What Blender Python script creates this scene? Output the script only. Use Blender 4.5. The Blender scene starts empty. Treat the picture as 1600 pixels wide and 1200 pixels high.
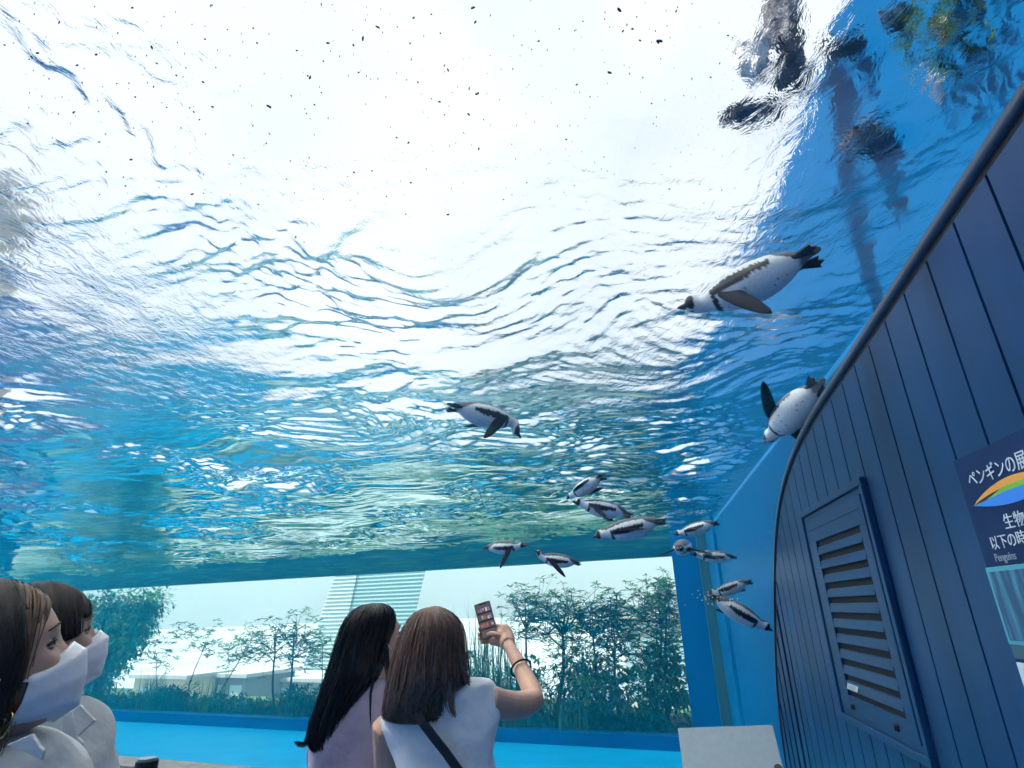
import bpy, math, random
import numpy as np
from mathutils import Vector, Matrix

random.seed(7)
rng = np.random.default_rng(11)
SC = bpy.context.scene
COL = SC.collection

# ------------------------------------------------------------------ camera, sky, sun, exposure
CAMZ = 1.58
PITCH = math.atan(354.2 / 900.0)
ROLL = math.atan(0.0297)
_X = np.array([1.0, 0, 0])
_F = np.array([0, math.cos(PITCH), math.sin(PITCH)])
_U0 = np.array([0, -math.sin(PITCH), math.cos(PITCH)])
_R = _X * math.cos(ROLL) - _U0 * math.sin(ROLL)
_U = _X * math.sin(ROLL) + _U0 * math.cos(ROLL)
CAM = np.array([0, 0, CAMZ])
cd = bpy.data.cameras.new('camera')
cam = bpy.data.objects.new('camera', cd)
COL.objects.link(cam)
cd.sensor_width = 36.0
cd.lens = 36.0 * 900 / 1600
cd.clip_start = 0.02
cd.clip_end = 5000
cam.matrix_world = Matrix((( _R[0], _U[0], -_F[0], 0), (_R[1], _U[1], -_F[1], 0), (_R[2], _U[2], -_F[2], CAMZ), (0, 0, 0, 1)))
SC.camera = cam

SUN_EL, SUN_AZ = math.radians(60), math.radians(-95)       # azimuth from +Y towards +X
world = bpy.data.worlds.new('World')
SC.world = world
world.use_nodes = True
nt = world.node_tree
nt.nodes.clear()
wo = nt.nodes.new('ShaderNodeOutputWorld')
bg = nt.nodes.new('ShaderNodeBackground')
sky = nt.nodes.new('ShaderNodeTexSky')
sky.sky_type = 'NISHITA'
sky.sun_disc = False
sky.sun_elevation = SUN_EL
sky.sun_rotation = SUN_AZ
sky.air_density = 1.0
sky.dust_density = 2.5
tc = nt.nodes.new('ShaderNodeTexCoord')
nz = nt.nodes.new('ShaderNodeTexNoise')
nz.inputs['Scale'].default_value = 2.2
nz.inputs['Detail'].default_value = 6
cr = nt.nodes.new('ShaderNodeValToRGB')
cr.color_ramp.elements[0].position = 0.25
cr.color_ramp.elements[0].color = (0.55, 0.55, 0.55, 1)
cr.color_ramp.elements[1].position = 0.6
cr.color_ramp.elements[1].color = (1, 1, 1, 1)
mx = nt.nodes.new('ShaderNodeMixRGB')
mx.inputs['Color2'].default_value = (3.9, 4.15, 4.3, 1)   # bright summer cloud and haze
nt.links.new(tc.outputs['Generated'], nz.inputs['Vector'])
nt.links.new(nz.outputs['Fac'], cr.inputs['Fac'])
nt.links.new(cr.outputs['Color'], mx.inputs['Fac'])
nt.links.new(sky.outputs['Color'], mx.inputs['Color1'])
nt.links.new(mx.outputs['Color'], bg.inputs['Color'])
bg.inputs['Strength'].default_value = 0.1
nt.links.new(bg.outputs['Background'], wo.inputs['Surface'])

sd = bpy.data.lights.new('sun', 'SUN')
sd.energy = 4.5
sd.angle = math.radians(0.6)
sd.color = (1.0, 0.95, 0.88)
sun = bpy.data.objects.new('sun', sd)
COL.objects.link(sun)
_sd = Vector((math.sin(SUN_AZ) * math.cos(SUN_EL), math.cos(SUN_AZ) * math.cos(SUN_EL), math.sin(SUN_EL)))
sun.rotation_euler = _sd.to_track_quat('Z', 'Y').to_euler()
sun.location = (0, 0, 20)

vs = SC.view_settings
vs.view_transform = 'Standard'
vs.look = 'None'
vs.exposure = 1.43
vs.gamma = 1.0
vs.use_curve_mapping = False
cy = SC.cycles
cy.use_denoising = True
try:
    cy.denoiser = 'OPENIMAGEDENOISE'
except Exception:
    pass
cy.max_bounces = 14
cy.diffuse_bounces = 4
cy.glossy_bounces = 6
cy.transmission_bounces = 10
cy.transparent_max_bounces = 24
cy.volume_bounces = 1
cy.caustics_reflective = True
cy.caustics_refractive = True
cy.blur_glossy = 0.5
cy.sample_clamp_indirect = 12.0

# ------------------------------------------------------------------ geometry helpers
def ray(x, y):
    return _F * 900 + _R * (x - 800) - _U * (y - 600)
def at(x, y, Y):                       # the point of a sight line at world depth Y
    d = ray(x, y)
    return CAM + d * (Y / d[1])
def atd(x, y, dist):                   # ... at a distance
    d = ray(x, y)
    return CAM + d * (dist / np.linalg.norm(d))
def atz(x, y, z):
    d = ray(x, y)
    return CAM + d * ((z - CAMZ) / d[2])
AW = math.radians(11.66)
W = np.array([math.sin(AW), math.cos(AW), 0.0])           # along the clad wall, away from the camera
N = np.array([math.cos(AW), -math.sin(AW), 0.0])          # from the visitors into the clad wall
AE = math.radians(-68.55)
E1 = np.array([math.sin(AE), math.cos(AE), 0.0])          # along the tank, to the left
E2 = np.array([-E1[1], E1[0], 0.0])
E2 = E2 if E2[1] > 0 else -E2                             # across the tank, away from the visitors
ZV = np.array([0, 0, 1.0])
DW = 1.05                                                  # camera to clad wall
DT = 1.50                                                  # camera to the tank's side wall
SFAR = 14.5                                               # side-wall distance of the far corner
ZS = 3.15                                                  # water level
ZF = -1.43                                                 # pool floor
TL = 26.0                                                  # tank length
def wall_pt(s, z, off=0.0):
    return W * s + N * (DW - off) + ZV * z
def far_pt(t, z, q=0.0):
    return W * SFAR + N * DT + E1 * t + E2 * q + ZV * z
FAR0 = far_pt(0, 0)
def on_far(x, y, q=0.0):
    d = ray(x, y)
    k = ((FAR0 + E2 * q - CAM) @ E2) / (d @ E2)
    return CAM + d * k
def far_tz(x, y, q=0.0):
    p = on_far(x, y, q)
    return (p - FAR0 - E2 * q) @ E1, p[2]

def tag(o, label=None, cat=None, group=None, kind=None):
    if label: o['label'] = label
    if cat: o['category'] = cat
    if group: o['group'] = group
    if kind: o['kind'] = kind
    return o
def empty(name, loc, label=None, cat=None, group=None):
    o = bpy.data.objects.new(name, None)
    o.empty_display_size = 0.1
    COL.objects.link(o)
    o.location = loc
    return tag(o, label, cat, group)
def link(name, me, parent=None, mats=None):
    o = bpy.data.objects.new(name, me)
    COL.objects.link(o)
    if parent is not None:
        o.parent = parent
        o.matrix_parent_inverse = parent_inv(parent)
    if mats:
        for m in (mats if isinstance(mats, (list, tuple)) else [mats]):
            me.materials.append(m)
    return o
def parent_inv(p):
    m = Matrix.Identity(4)
    chain = []
    while p is not None:
        chain.append(p)
        p = p.parent
    for q in reversed(chain):
        m = m @ q.matrix_parent_inverse @ q.matrix_basis
    return m.inverted()

class MB:
    """collects faces for one mesh"""
    def __init__(s):
        s.v = []; s.f = []; s.mi = []
    def add(s, vs, fs, mi=0):
        b = len(s.v)
        s.v.extend([tuple(map(float, p)) for p in vs])
        for f in fs:
            s.f.append(tuple(b + i for i in f)); s.mi.append(mi)
    def box(s, c, ax, ay, az, mi=0):
        """box of half-axis vectors about centre"""
        c = np.array(c, float); ax = np.array(ax, float); ay = np.array(ay, float); az = np.array(az, float)
        vs = [c + i * ax + j * ay + k * az for k in (-1, 1) for j in (-1, 1) for i in (-1, 1)]
        s.add(vs, [(0, 2, 3, 1), (4, 5, 7, 6), (0, 1, 5, 4), (2, 6, 7, 3), (0, 4, 6, 2), (1, 3, 7, 5)], mi)
    def tube(s, pts, rad, n=8, mi=0, cap=True):
        pts = [np.array(p, float) for p in pts]
        if np.isscalar(rad): rad = [rad] * len(pts)
        rings = []; up = None
        for i, p in enumerate(pts):
            a = pts[max(0, i - 1)]; b = pts[min(len(pts) - 1, i + 1)]
            d = (b - a) / (np.linalg.norm(b - a) + 1e-9)
            if up is None:
                up = np.cross(d, [0.3, 0.2, 0.9]); 
                if np.linalg.norm(up) < 1e-3: up = np.cross(d, [1, 0, 0])
            up = up - d * (up @ d); up /= np.linalg.norm(up) + 1e-9
            sd_ = np.cross(d, up)
            rings.append([p + rad[i] * (up * math.cos(t) + sd_ * math.sin(t)) for t in np.linspace(0, 2 * math.pi, n, endpoint=False)])
        s.rings(rings, mi, cap)
    def rings(s, rings, mi=0, cap=True):
        b = len(s.v); n = len(rings[0])
        for rr in rings: s.v.extend([tuple(map(float, p)) for p in rr])
        for i in range(len(rings) - 1):
            for j in range(n):
                k = (j + 1) % n
                s.f.append((b + i * n + j, b + i * n + k, b + (i + 1) * n + k, b + (i + 1) * n + j)); s.mi.append(mi)
        if cap:
            s.f.append(tuple(b + j for j in reversed(range(n)))); s.mi.append(mi)
            s.f.append(tuple(b + (len(rings) - 1) * n + j for j in range(n))); s.mi.append(mi)
    def build(s, name, mats, parent=None, smooth=False, bevel=0.0, subsurf=0):
        me = bpy.data.meshes.new(name)
        me.from_pydata(s.v, [], s.f)
        me.update()
        if any(s.mi): me.polygons.foreach_set('material_index', s.mi)
        if smooth: me.polygons.foreach_set('use_smooth', [True] * len(me.polygons))
        o = link(name, me, parent, mats)
        if bevel > 0:
            m = o.modifiers.new('bevel', 'BEVEL'); m.width = bevel; m.segments = 2; m.limit_method = 'ANGLE'
        if subsurf:
            m = o.modifiers.new('sub', 'SUBSURF'); m.levels = subsurf; m.render_levels = subsurf
        return o
def np_mesh(name, V, Fq, mats, parent=None, smooth=False):
    """fast mesh from arrays: V n x 3, Fq m x k"""
    me = bpy.data.meshes.new(name)
    V = np.asarray(V, np.float32); Fq = np.asarray(Fq, np.int32)
    m, k = Fq.shape
    me.vertices.add(len(V)); me.vertices.foreach_set('co', V.ravel())
    me.loops.add(m * k); me.loops.foreach_set('vertex_index', Fq.ravel())
    me.polygons.add(m)
    me.polygons.foreach_set('loop_start', np.arange(0, m * k, k, dtype=np.int32))
    me.polygons.foreach_set('loop_total', np.full(m, k, np.int32))
    if smooth: me.polygons.foreach_set('use_smooth', np.ones(m, bool))
    me.update(calc_edges=True)
    return link(name, me, parent, mats)

# ------------------------------------------------------------------ materials
MATS = {}
def mat(name, col, rough=0.6, metal=0.0, noise=0.0, nscale=20.0, bump=0.0, bscale=200.0, bdist=0.002, spec=0.5, sheen=0.0, trans=0.0, sss=0.0, stretch=None):
    if name in MATS: return MATS[name]
    m = bpy.data.materials.new(name); m.use_nodes = True
    t = m.node_tree; b = t.nodes['Principled BSDF']
    b.inputs['Base Color'].default_value = (*col, 1)
    b.inputs['Roughness'].default_value = rough
    b.inputs['Metallic'].default_value = metal
    b.inputs['Specular IOR Level'].default_value = spec
    if sheen: b.inputs['Sheen Weight'].default_value = sheen
    if sss:
        b.inputs['Subsurface Weight'].default_value = sss
        b.inputs['Subsurface Radius'].default_value = (0.01, 0.004, 0.002)
    co = t.nodes.new('ShaderNodeTexCoord')
    vec = co.outputs['Object']
    if stretch:
        mp = t.nodes.new('ShaderNodeMapping'); mp.inputs['Scale'].default_value = stretch
        t.links.new(vec, mp.inputs['Vector']); vec = mp.outputs['Vector']
    if noise:
        n1 = t.nodes.new('ShaderNodeTexNoise'); n1.inputs['Scale'].default_value = nscale; n1.inputs['Detail'].default_value = 5
        t.links.new(vec, n1.inputs['Vector'])
        mr = t.nodes.new('ShaderNodeMapRange'); mr.inputs['From Min'].default_value = 0.3; mr.inputs['From Max'].default_value = 0.7
        mr.inputs['To Min'].default_value = 1 - noise; mr.inputs['To Max'].default_value = 1 + noise
        t.links.new(n1.outputs['Fac'], mr.inputs['Value'])
        mm = t.nodes.new('ShaderNodeVectorMath'); mm.operation = 'MULTIPLY'
        mm.inputs[0].default_value = col
        t.links.new(mr.outputs['Result'], mm.inputs[1])
        t.links.new(mm.outputs['Vector'], b.inputs['Base Color'])
    if bump:
        n2 = t.nodes.new('ShaderNodeTexNoise'); n2.inputs['Scale'].default_value = bscale; n2.inputs['Detail'].default_value = 3
        t.links.new(vec, n2.inputs['Vector'])
        bp = t.nodes.new('ShaderNodeBump'); bp.inputs['Strength'].default_value = bump; bp.inputs['Distance'].default_value = bdist
        t.links.new(n2.outputs['Fac'], bp.inputs['Height']); t.links.new(bp.outputs['Normal'], b.inputs['Normal'])
    MATS[name] = m
    return m
def leaf_mat(name, col, var=0.35):
    if name in MATS: return MATS[name]
    m = bpy.data.materials.new(name); m.use_nodes = True
    t = m.node_tree; t.nodes.clear()
    o = t.nodes.new('ShaderNodeOutputMaterial')
    co = t.nodes.new('ShaderNodeTexCoord')
    n1 = t.nodes.new('ShaderNodeTexNoise'); n1.inputs['Scale'].default_value = 3.0; n1.inputs['Detail'].default_value = 4
    t.links.new(co.outputs['Object'], n1.inputs['Vector'])
    mr = t.nodes.new('ShaderNodeMapRange'); mr.inputs['From Min'].default_value = .3; mr.inputs['From Max'].default_value = .7
    mr.inputs['To Min'].default_value = 1 - var; mr.inputs['To Max'].default_value = 1 + var
    t.links.new(n1.outputs['Fac'], mr.inputs['Value'])
    mm = t.nodes.new('ShaderNodeVectorMath'); mm.operation = 'MULTIPLY'; mm.inputs[0].default_value = col
    t.links.new(mr.outputs['Result'], mm.inputs[1])
    d = t.nodes.new('ShaderNodeBsdfDiffuse'); tr = t.nodes.new('ShaderNodeBsdfTranslucent'); mix = t.nodes.new('ShaderNodeMixShader')
    mix.inputs['Fac'].default_value = 0.35
    t.links.new(mm.outputs['Vector'], d.inputs['Color']); t.links.new(mm.outputs['Vector'], tr.inputs['Color'])
    t.links.new(d.outputs[0], mix.inputs[1]); t.links.new(tr.outputs[0], mix.inputs[2]); t.links.new(mix.outputs[0], o.inputs['Surface'])
    MATS[name] = m
    return m

def pane_mat(name, tint, ior=1.35, rough=0.0, k=1.0):
    m = bpy.data.materials.new(name); m.use_nodes = True
    t = m.node_tree; t.nodes.clear()
    o = t.nodes.new('ShaderNodeOutputMaterial')
    tr = t.nodes.new('ShaderNodeBsdfTransparent'); tr.inputs['Color'].default_value = (*tint, 1)
    g = t.nodes.new('ShaderNodeBsdfGlossy'); g.inputs['Roughness'].default_value = rough
    fr = t.nodes.new('ShaderNodeFresnel'); fr.inputs['IOR'].default_value = ior
    ml = t.nodes.new('ShaderNodeMath'); ml.operation = 'MULTIPLY'; ml.inputs[1].default_value = k
    mix = t.nodes.new('ShaderNodeMixShader')
    t.links.new(fr.outputs[0], ml.inputs[0]); t.links.new(ml.outputs[0], mix.inputs['Fac'])
    t.links.new(tr.outputs[0], mix.inputs[1]); t.links.new(g.outputs[0], mix.inputs[2]); t.links.new(mix.outputs[0], o.inputs['Surface'])
    return m

ACRYL = pane_mat('acrylic', (0.985, 0.995, 1.0), 1.15, 0.02, 0.05)
GLASS = pane_mat('pane_glass', (0.93, 0.99, 1.0), 1.2, 0.0, 0.15)

# water: one closed body; the surface refracts, the sides against the panes do not
SIG_A, SIG_S = 0.048, 0.020
def add_volume(t, o):
    ab = t.nodes.new('ShaderNodeVolumeAbsorption'); ab.inputs['Color'].default_value = (0.52, 0.93, 0.975, 1); ab.inputs['Density'].default_value = SIG_A
    sc_ = t.nodes.new('ShaderNodeVolumeScatter'); sc_.inputs['Color'].default_value = (0.0, 0.60, 1.0, 1); sc_.inputs['Density'].default_value = SIG_S
    ad = t.nodes.new('ShaderNodeAddShader')
    t.links.new(ab.outputs[0], ad.inputs[0]); t.links.new(sc_.outputs[0], ad.inputs[1]); t.links.new(ad.outputs[0], o.inputs['Volume'])
WIOR = 1.085
def water_mats():
    m = bpy.data.materials.new('water_surface'); m.use_nodes = True
    t = m.node_tree; t.nodes.clear()
    o = t.nodes.new('ShaderNodeOutputMaterial')
    g = t.nodes.new('ShaderNodeBsdfGlass'); g.inputs['IOR'].default_value = WIOR; g.inputs['Roughness'].default_value = 0.0
    co = t.nodes.new('ShaderNodeTexCoord')
    mp = t.nodes.new('ShaderNodeMapping'); mp.inputs['Rotation'].default_value = (0, 0, -AE); mp.inputs['Scale'].default_value = (1.6, 1.0, 1.0)
    t.links.new(co.outputs['Object'], mp.inputs['Vector'])
    n1 = t.nodes.new('ShaderNodeTexNoise'); n1.inputs['Scale'].default_value = 9.0; n1.inputs['Detail'].default_value = 4.5; n1.inputs['Roughness'].default_value = 0.62
    n1.inputs['Distortion'].default_value = 0.6
    n2 = t.nodes.new('ShaderNodeTexNoise'); n2.inputs['Scale'].default_value = 0.55; n2.inputs['Detail'].default_value = 2.0
    t.links.new(mp.outputs[0], n1.inputs['Vector']); t.links.new(co.outputs['Object'], n2.inputs['Vector'])
    mr = t.nodes.new('ShaderNodeMapRange'); mr.inputs['From Min'].default_value = .35; mr.inputs['From Max'].default_value = .7
    mr.inputs['To Min'].default_value = .40; mr.inputs['To Max'].default_value = 1.1
    t.links.new(n2.outputs['Fac'], mr.inputs['Value'])
    ln = t.nodes.new('ShaderNodeVectorMath'); ln.operation = 'LENGTH'; t.links.new(co.outputs['Object'], ln.inputs[0])
    md = t.nodes.new('ShaderNodeMapRange'); md.inputs['From Min'].default_value = 3.6; md.inputs['From Max'].default_value = 9.0; md.inputs['To Min'].default_value = 1.0; md.inputs['To Max'].default_value = .22
    t.links.new(ln.outputs['Value'], md.inputs['Value'])           # the small chop comes from the rim by the clad wall and dies out across the pool
    m0 = t.nodes.new('ShaderNodeMath'); m0.operation = 'MULTIPLY'
    t.links.new(mr.outputs['Result'], m0.inputs[0]); t.links.new(md.outputs['Result'], m0.inputs[1])
    ml = t.nodes.new('ShaderNodeMath'); ml.operation = 'MULTIPLY'
    t.links.new(n1.outputs['Fac'], ml.inputs[0]); t.links.new(m0.outputs[0], ml.inputs[1])
    bp = t.nodes.new('ShaderNodeBump'); bp.inputs['Strength'].default_value = 1.0; bp.inputs['Distance'].default_value = 0.014
    t.links.new(ml.outputs[0], bp.inputs['Height']); t.links.new(bp.outputs['Normal'], g.inputs['Normal'])
    # faces that lie against an acrylic or glass pane let light straight through
    at_ = t.nodes.new('ShaderNodeAttribute'); at_.attribute_name = 'against_pane'
    tr = t.nodes.new('ShaderNodeBsdfTransparent'); mix = t.nodes.new('ShaderNodeMixShader')
    t.links.new(at_.outputs['Fac'], mix.inputs['Fac']); t.links.new(g.outputs[0], mix.inputs[1]); t.links.new(tr.outputs[0], mix.inputs[2])
    t.links.new(mix.outputs[0], o.inputs['Surface'])
    add_volume(t, o)
    return m
WATER = water_mats()

M_floor_lit = mat('pool_floor_lit', (0.002, 0.21, 0.42), 0.5, noise=0.08, nscale=1.5, spec=.06)  # lighter floor tone, window light painted into the colour
M_floor_dim = mat('pool_floor_dim', (0.001, 0.068, 0.25), 0.5, noise=0.10, nscale=1.0, spec=.06)  # same floor darker, the lack of window light put into the colour
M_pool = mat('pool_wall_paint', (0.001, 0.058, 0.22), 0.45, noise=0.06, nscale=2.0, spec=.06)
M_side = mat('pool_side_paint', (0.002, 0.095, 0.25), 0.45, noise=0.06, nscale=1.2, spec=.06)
M_reflband = mat('painted_reflection', (0.012, 0.085, 0.11), 0.6, spec=.06)  # dark green reflection painted into the colour of the waterline band
def _reflection_streaks(m):  # streaks and glints of the reflection painted as colour
    t = m.node_tree; b = t.nodes['Principled BSDF']; co = t.nodes.new('ShaderNodeTexCoord')
    mp = t.nodes.new('ShaderNodeMapping'); mp.inputs['Rotation'].default_value = (0, 0, -AE); mp.inputs['Scale'].default_value = (.8, .8, 9)
    n_ = t.nodes.new('ShaderNodeTexNoise'); n_.inputs['Scale'].default_value = 1.6; n_.inputs['Detail'].default_value = 6; n_.inputs['Distortion'].default_value = .8
    r_ = t.nodes.new('ShaderNodeValToRGB'); e = r_.color_ramp.elements
    e[0].position = .35; e[0].color = (.002, .018, .045, 1); e[1].position = .72; e[1].color = (.04, .11, .05, 1)
    k = e.new(.52); k.color = (.005, .045, .06, 1)
    t.links.new(co.outputs['Object'], mp.inputs['Vector']); t.links.new(mp.outputs[0], n_.inputs['Vector']); t.links.new(n_.outputs['Fac'], r_.inputs['Fac']); t.links.new(r_.outputs['Color'], b.inputs['Base Color'])
_reflection_streaks(M_reflband)
M_seal = mat('dark_seal', (0.02, 0.05, 0.06), 0.5)
M_navy = mat('navy_cladding', (0.003, 0.037, 0.120), 0.38, metal=0.35, spec=.35, noise=0.22, nscale=5, bump=0.05, bscale=900, stretch=(1, 1, .22))
M_navyd = mat('navy_vent_paint', (0.004, 0.040, 0.118), 0.42, metal=0.25, spec=.35, noise=0.10, nscale=8)
M_gap = mat('black_gap', (0.004, 0.006, 0.010), 0.8)
M_trim = mat('steel_trim', (0.025, 0.045, 0.09), 0.45, metal=0.5)
M_pave = mat('floor_reflection_blue', (0.008, 0.10, 0.30), 0.8, noise=0.2, nscale=3)  # made-up blue on the unseen floor, colours the water's reflections
M_conc = mat('ledge_concrete', (0.20, 0.21, 0.21), 0.75, noise=0.2, nscale=6)
M_block = mat('light_block_blue', (0.16, 0.32, 0.46), 0.7, noise=0.1, nscale=1)  # colour of the added light blockers, blue to tint the visitors
M_skin = mat('skin', (0.50, 0.31, 0.23), 0.5, noise=0.08, nscale=30, sss=0.15)
M_black = mat('matte_black', (0.012, 0.012, 0.014), 0.45)

# ------------------------------------------------------------------ acrylic profile (distance along the clad wall, height)
_px = [(1600, 150), (1535, 262), (1480, 340), (1410, 445), (1360, 520), (1310, 595), (1275, 645), (1245, 700), (1225, 755), (1215, 810), (1211, 870), (1211, 950), (1213, 1050), (1218, 1120)]
_k = DW
PROF = [(-1.25, 2.77), (0.4, 2.755)]
for q in _px:
    d = ray(*q); p = CAM + d * DW / (d @ N)
    PROF.append((float(p @ W), float(p[2])))
PROF += [(6.31, 0.0), (6.40, -0.16)]
# resample smoothly
_P = np.array(PROF); _L = np.concatenate([[0], np.cumsum(np.hypot(*np.diff(_P, axis=0).T))])
_u = np.concatenate([np.linspace(0, _L[2], 6, endpoint=False), np.linspace(_L[2], _L[-1], 60)])
_s = np.interp(_u, _L, _P[:, 0]); _z = np.interp(_u, _L, _P[:, 1])
for _ in range(6):
    _s[1:-1] = (_s[:-2] + 2 * _s[1:-1] + _s[2:]) / 4; _z[1:-1] = (_z[:-2] + 2 * _z[1:-1] + _z[2:]) / 4
PS = np.stack([_s, _z], 1)
_t = np.gradient(PS, axis=0); _t /= np.linalg.norm(_t, axis=1)[:, None]
PN = np.stack([-_t[:, 1], _t[:, 0]], 1)                    # towards the water
def prof_off(d):
    return PS + PN * d
def top_at(s):                                             # underside height of the profile at s
    i = np.argsort(PS[:, 0][:]); return float(np.interp(s, PS[:, 0], PS[:, 1]))

# ------------------------------------------------------------------ setting: ground, pool shell
def slab(name, quad, mats, label=None, kind='structure', thick=0.1, down=(0, 0, -1)):
    mb = MB(); q = [np.array(p, float) for p in quad]; dn = np.array(down, float) * thick
    mb.add(q + [p + dn for p in q], [(0, 1, 2, 3), (7, 6, 5, 4), (0, 4, 5, 1), (1, 5, 6, 2), (2, 6, 7, 3), (3, 7, 4, 0)])
    o = mb.build(name, mats); tag(o, kind=kind)
    return o
def tank_pt(s, t, z, dn=0.0):
    return W * s + N * (DT + dn) + E1 * t + ZV * z

slab('ground', [tuple(W * 6.05 + N * DT - E1 * 90 + ZV * -0.42), tuple(W * 6.05 + N * DT + E1 * 120 + ZV * -0.42), tuple(W * -80 + N * DT + E1 * 120 + ZV * -0.42), tuple(W * -80 + N * DT - E1 * 90 + ZV * -0.42)], M_pave)
# unseen wall and canopy added behind the photographer to cut skylight, with bluish bounce
_g = lambda s, t, z: tuple(tank_pt(s, t, z))
slab('light_block_wall', [_g(-6.0, -8, 9), _g(-6.5, -8, 9), _g(-6.5, TL, 9), _g(-6.0, TL, 9)], M_block, thick=9.4)
slab('light_block_canopy', [_g(-6.0, -6, 4.3), _g(-4.6, -6, 4.3), _g(-4.6, TL, 4.3), _g(-6.0, TL, 4.3)], M_block, thick=0.25)
slab('visitor_floor', [(-12, -4.5, 0), tuple(W * -4.5 + N * DW), tuple(W * 3.2 + N * DW), tuple(W * 3.2 + N * DW + E1 * 14)], M_pave, thick=0.4)
slab('pool_floor', [tuple(tank_pt(6.2, -0.4, ZF)), tuple(tank_pt(SFAR + 0.3, -0.4, ZF)), tuple(tank_pt(SFAR + 0.3, TL + .3, ZF)), tuple(tank_pt(6.2, TL + .3, ZF))], M_floor_dim, thick=0.3)
slab('lit_floor_strip', [tuple(tank_pt(SFAR - 5.5, .02, ZF + .12)), tuple(tank_pt(SFAR - .003, .02, ZF + .12)), tuple(tank_pt(SFAR - .003, TL - .02, ZF + .12)), tuple(tank_pt(SFAR - 5.5, TL - .02, ZF + .12))], M_floor_lit, thick=0.115)  # added strip, its lighter colour stands for window light on the floor
# front footing under the acrylic with its grey ledge
_b = PS[-1]
slab('pool_ledge', [tuple(W * (_b[0] - 0.32) + N * (DW) + ZV * -0.14), tuple(W * (_b[0] + .10) + N * (DW) + ZV * -0.14),
                    tuple(W * (_b[0] + .10) + N * DW + E1 * TL + ZV * -0.14), tuple(W * (_b[0] - 0.32) + N * DW + E1 * TL + ZV * -0.14)], M_conc, thick=0.28)
slab('pool_wall', [tuple(W * (_b[0] + .05) + N * DT + ZV * -0.425), tuple(W * (_b[0] + .10) + N * DT + ZV * -0.425), tuple(W * (_b[0] + .10) + N * DT + E1 * TL + ZV * -0.425), tuple(W * (_b[0] + .05) + N * DT + E1 * TL + ZV * -0.425)], M_floor_lit, thick=-ZF - 0.425)

TWIN = far_tz(1066, 1000)[0]                                # window's right jamb
ZSILL = far_tz(1076, 1152)[1]
ZBAND = far_tz(1050, 868)[1]                               # pane ends below the water level to leave room for the added band
ZTOP = 4.55                                                  # side wall rises above the water
# side wall of the tank
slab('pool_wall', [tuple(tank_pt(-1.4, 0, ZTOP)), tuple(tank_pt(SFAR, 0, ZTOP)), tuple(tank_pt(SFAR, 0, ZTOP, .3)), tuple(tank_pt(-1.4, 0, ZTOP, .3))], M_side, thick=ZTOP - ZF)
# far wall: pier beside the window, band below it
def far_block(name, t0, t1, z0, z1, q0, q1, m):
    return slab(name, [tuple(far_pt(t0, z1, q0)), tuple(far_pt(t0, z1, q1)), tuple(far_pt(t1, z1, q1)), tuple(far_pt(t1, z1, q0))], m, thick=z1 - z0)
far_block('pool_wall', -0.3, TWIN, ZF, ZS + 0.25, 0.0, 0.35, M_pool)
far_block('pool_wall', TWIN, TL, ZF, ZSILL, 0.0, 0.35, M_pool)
far_block('added_dark_band', TWIN, TL, ZBAND, ZS + .25, 0.0, 0.30, M_reflband)  # added band, gives the water above it something dark to mirror
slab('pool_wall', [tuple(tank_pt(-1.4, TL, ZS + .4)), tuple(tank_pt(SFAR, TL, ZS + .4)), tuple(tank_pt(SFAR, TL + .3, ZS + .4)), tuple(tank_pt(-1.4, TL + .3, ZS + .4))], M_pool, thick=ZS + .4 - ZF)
# near rim of the tank, above and behind the visitors
slab('pool_wall', [tuple(tank_pt(-1.45, -.2, ZS + .3)), tuple(tank_pt(-1.27, -.2, ZS + .3)), tuple(tank_pt(-1.27, TL, ZS + .3)), tuple(tank_pt(-1.45, TL, ZS + .3))], M_pool, thick=0.95)
# dark seal strips in the far corner
mb = MB()
mb.box(far_pt(0.0, (ZF + ZS) / 2, -0.05) - N * 0.10, N * 0.10, W * 0.05, ZV * ((ZS - ZF) / 2 + .1))
o = mb.build('corner_seal', M_seal); tag(o, 'dark vertical sealing strip in the far corner of the blue pool', 'seal strip')
mb = MB()
mb.box(tank_pt(SFAR - 1.9, 0, (ZF + ZS) / 2) - N * 0.03, N * 0.03, W * 0.22, ZV * ((ZS - ZF) / 2 + .1))
o = mb.build('pilaster', M_side); tag(o, 'slim blue pilaster on the side wall near the dark corner strip', 'pilaster')

# window pane at the far side
mb = MB()
mb.box(far_pt((TWIN + TL) / 2, (ZSILL + ZBAND) / 2, 0.17), E1 * ((TL - TWIN) / 2), E2 * 0.02, ZV * ((ZBAND - ZSILL) / 2))
o = mb.build('window_pane', GLASS); tag(o, 'wide clear pane in the far pool wall looking onto the roof garden plants', 'window')

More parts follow.
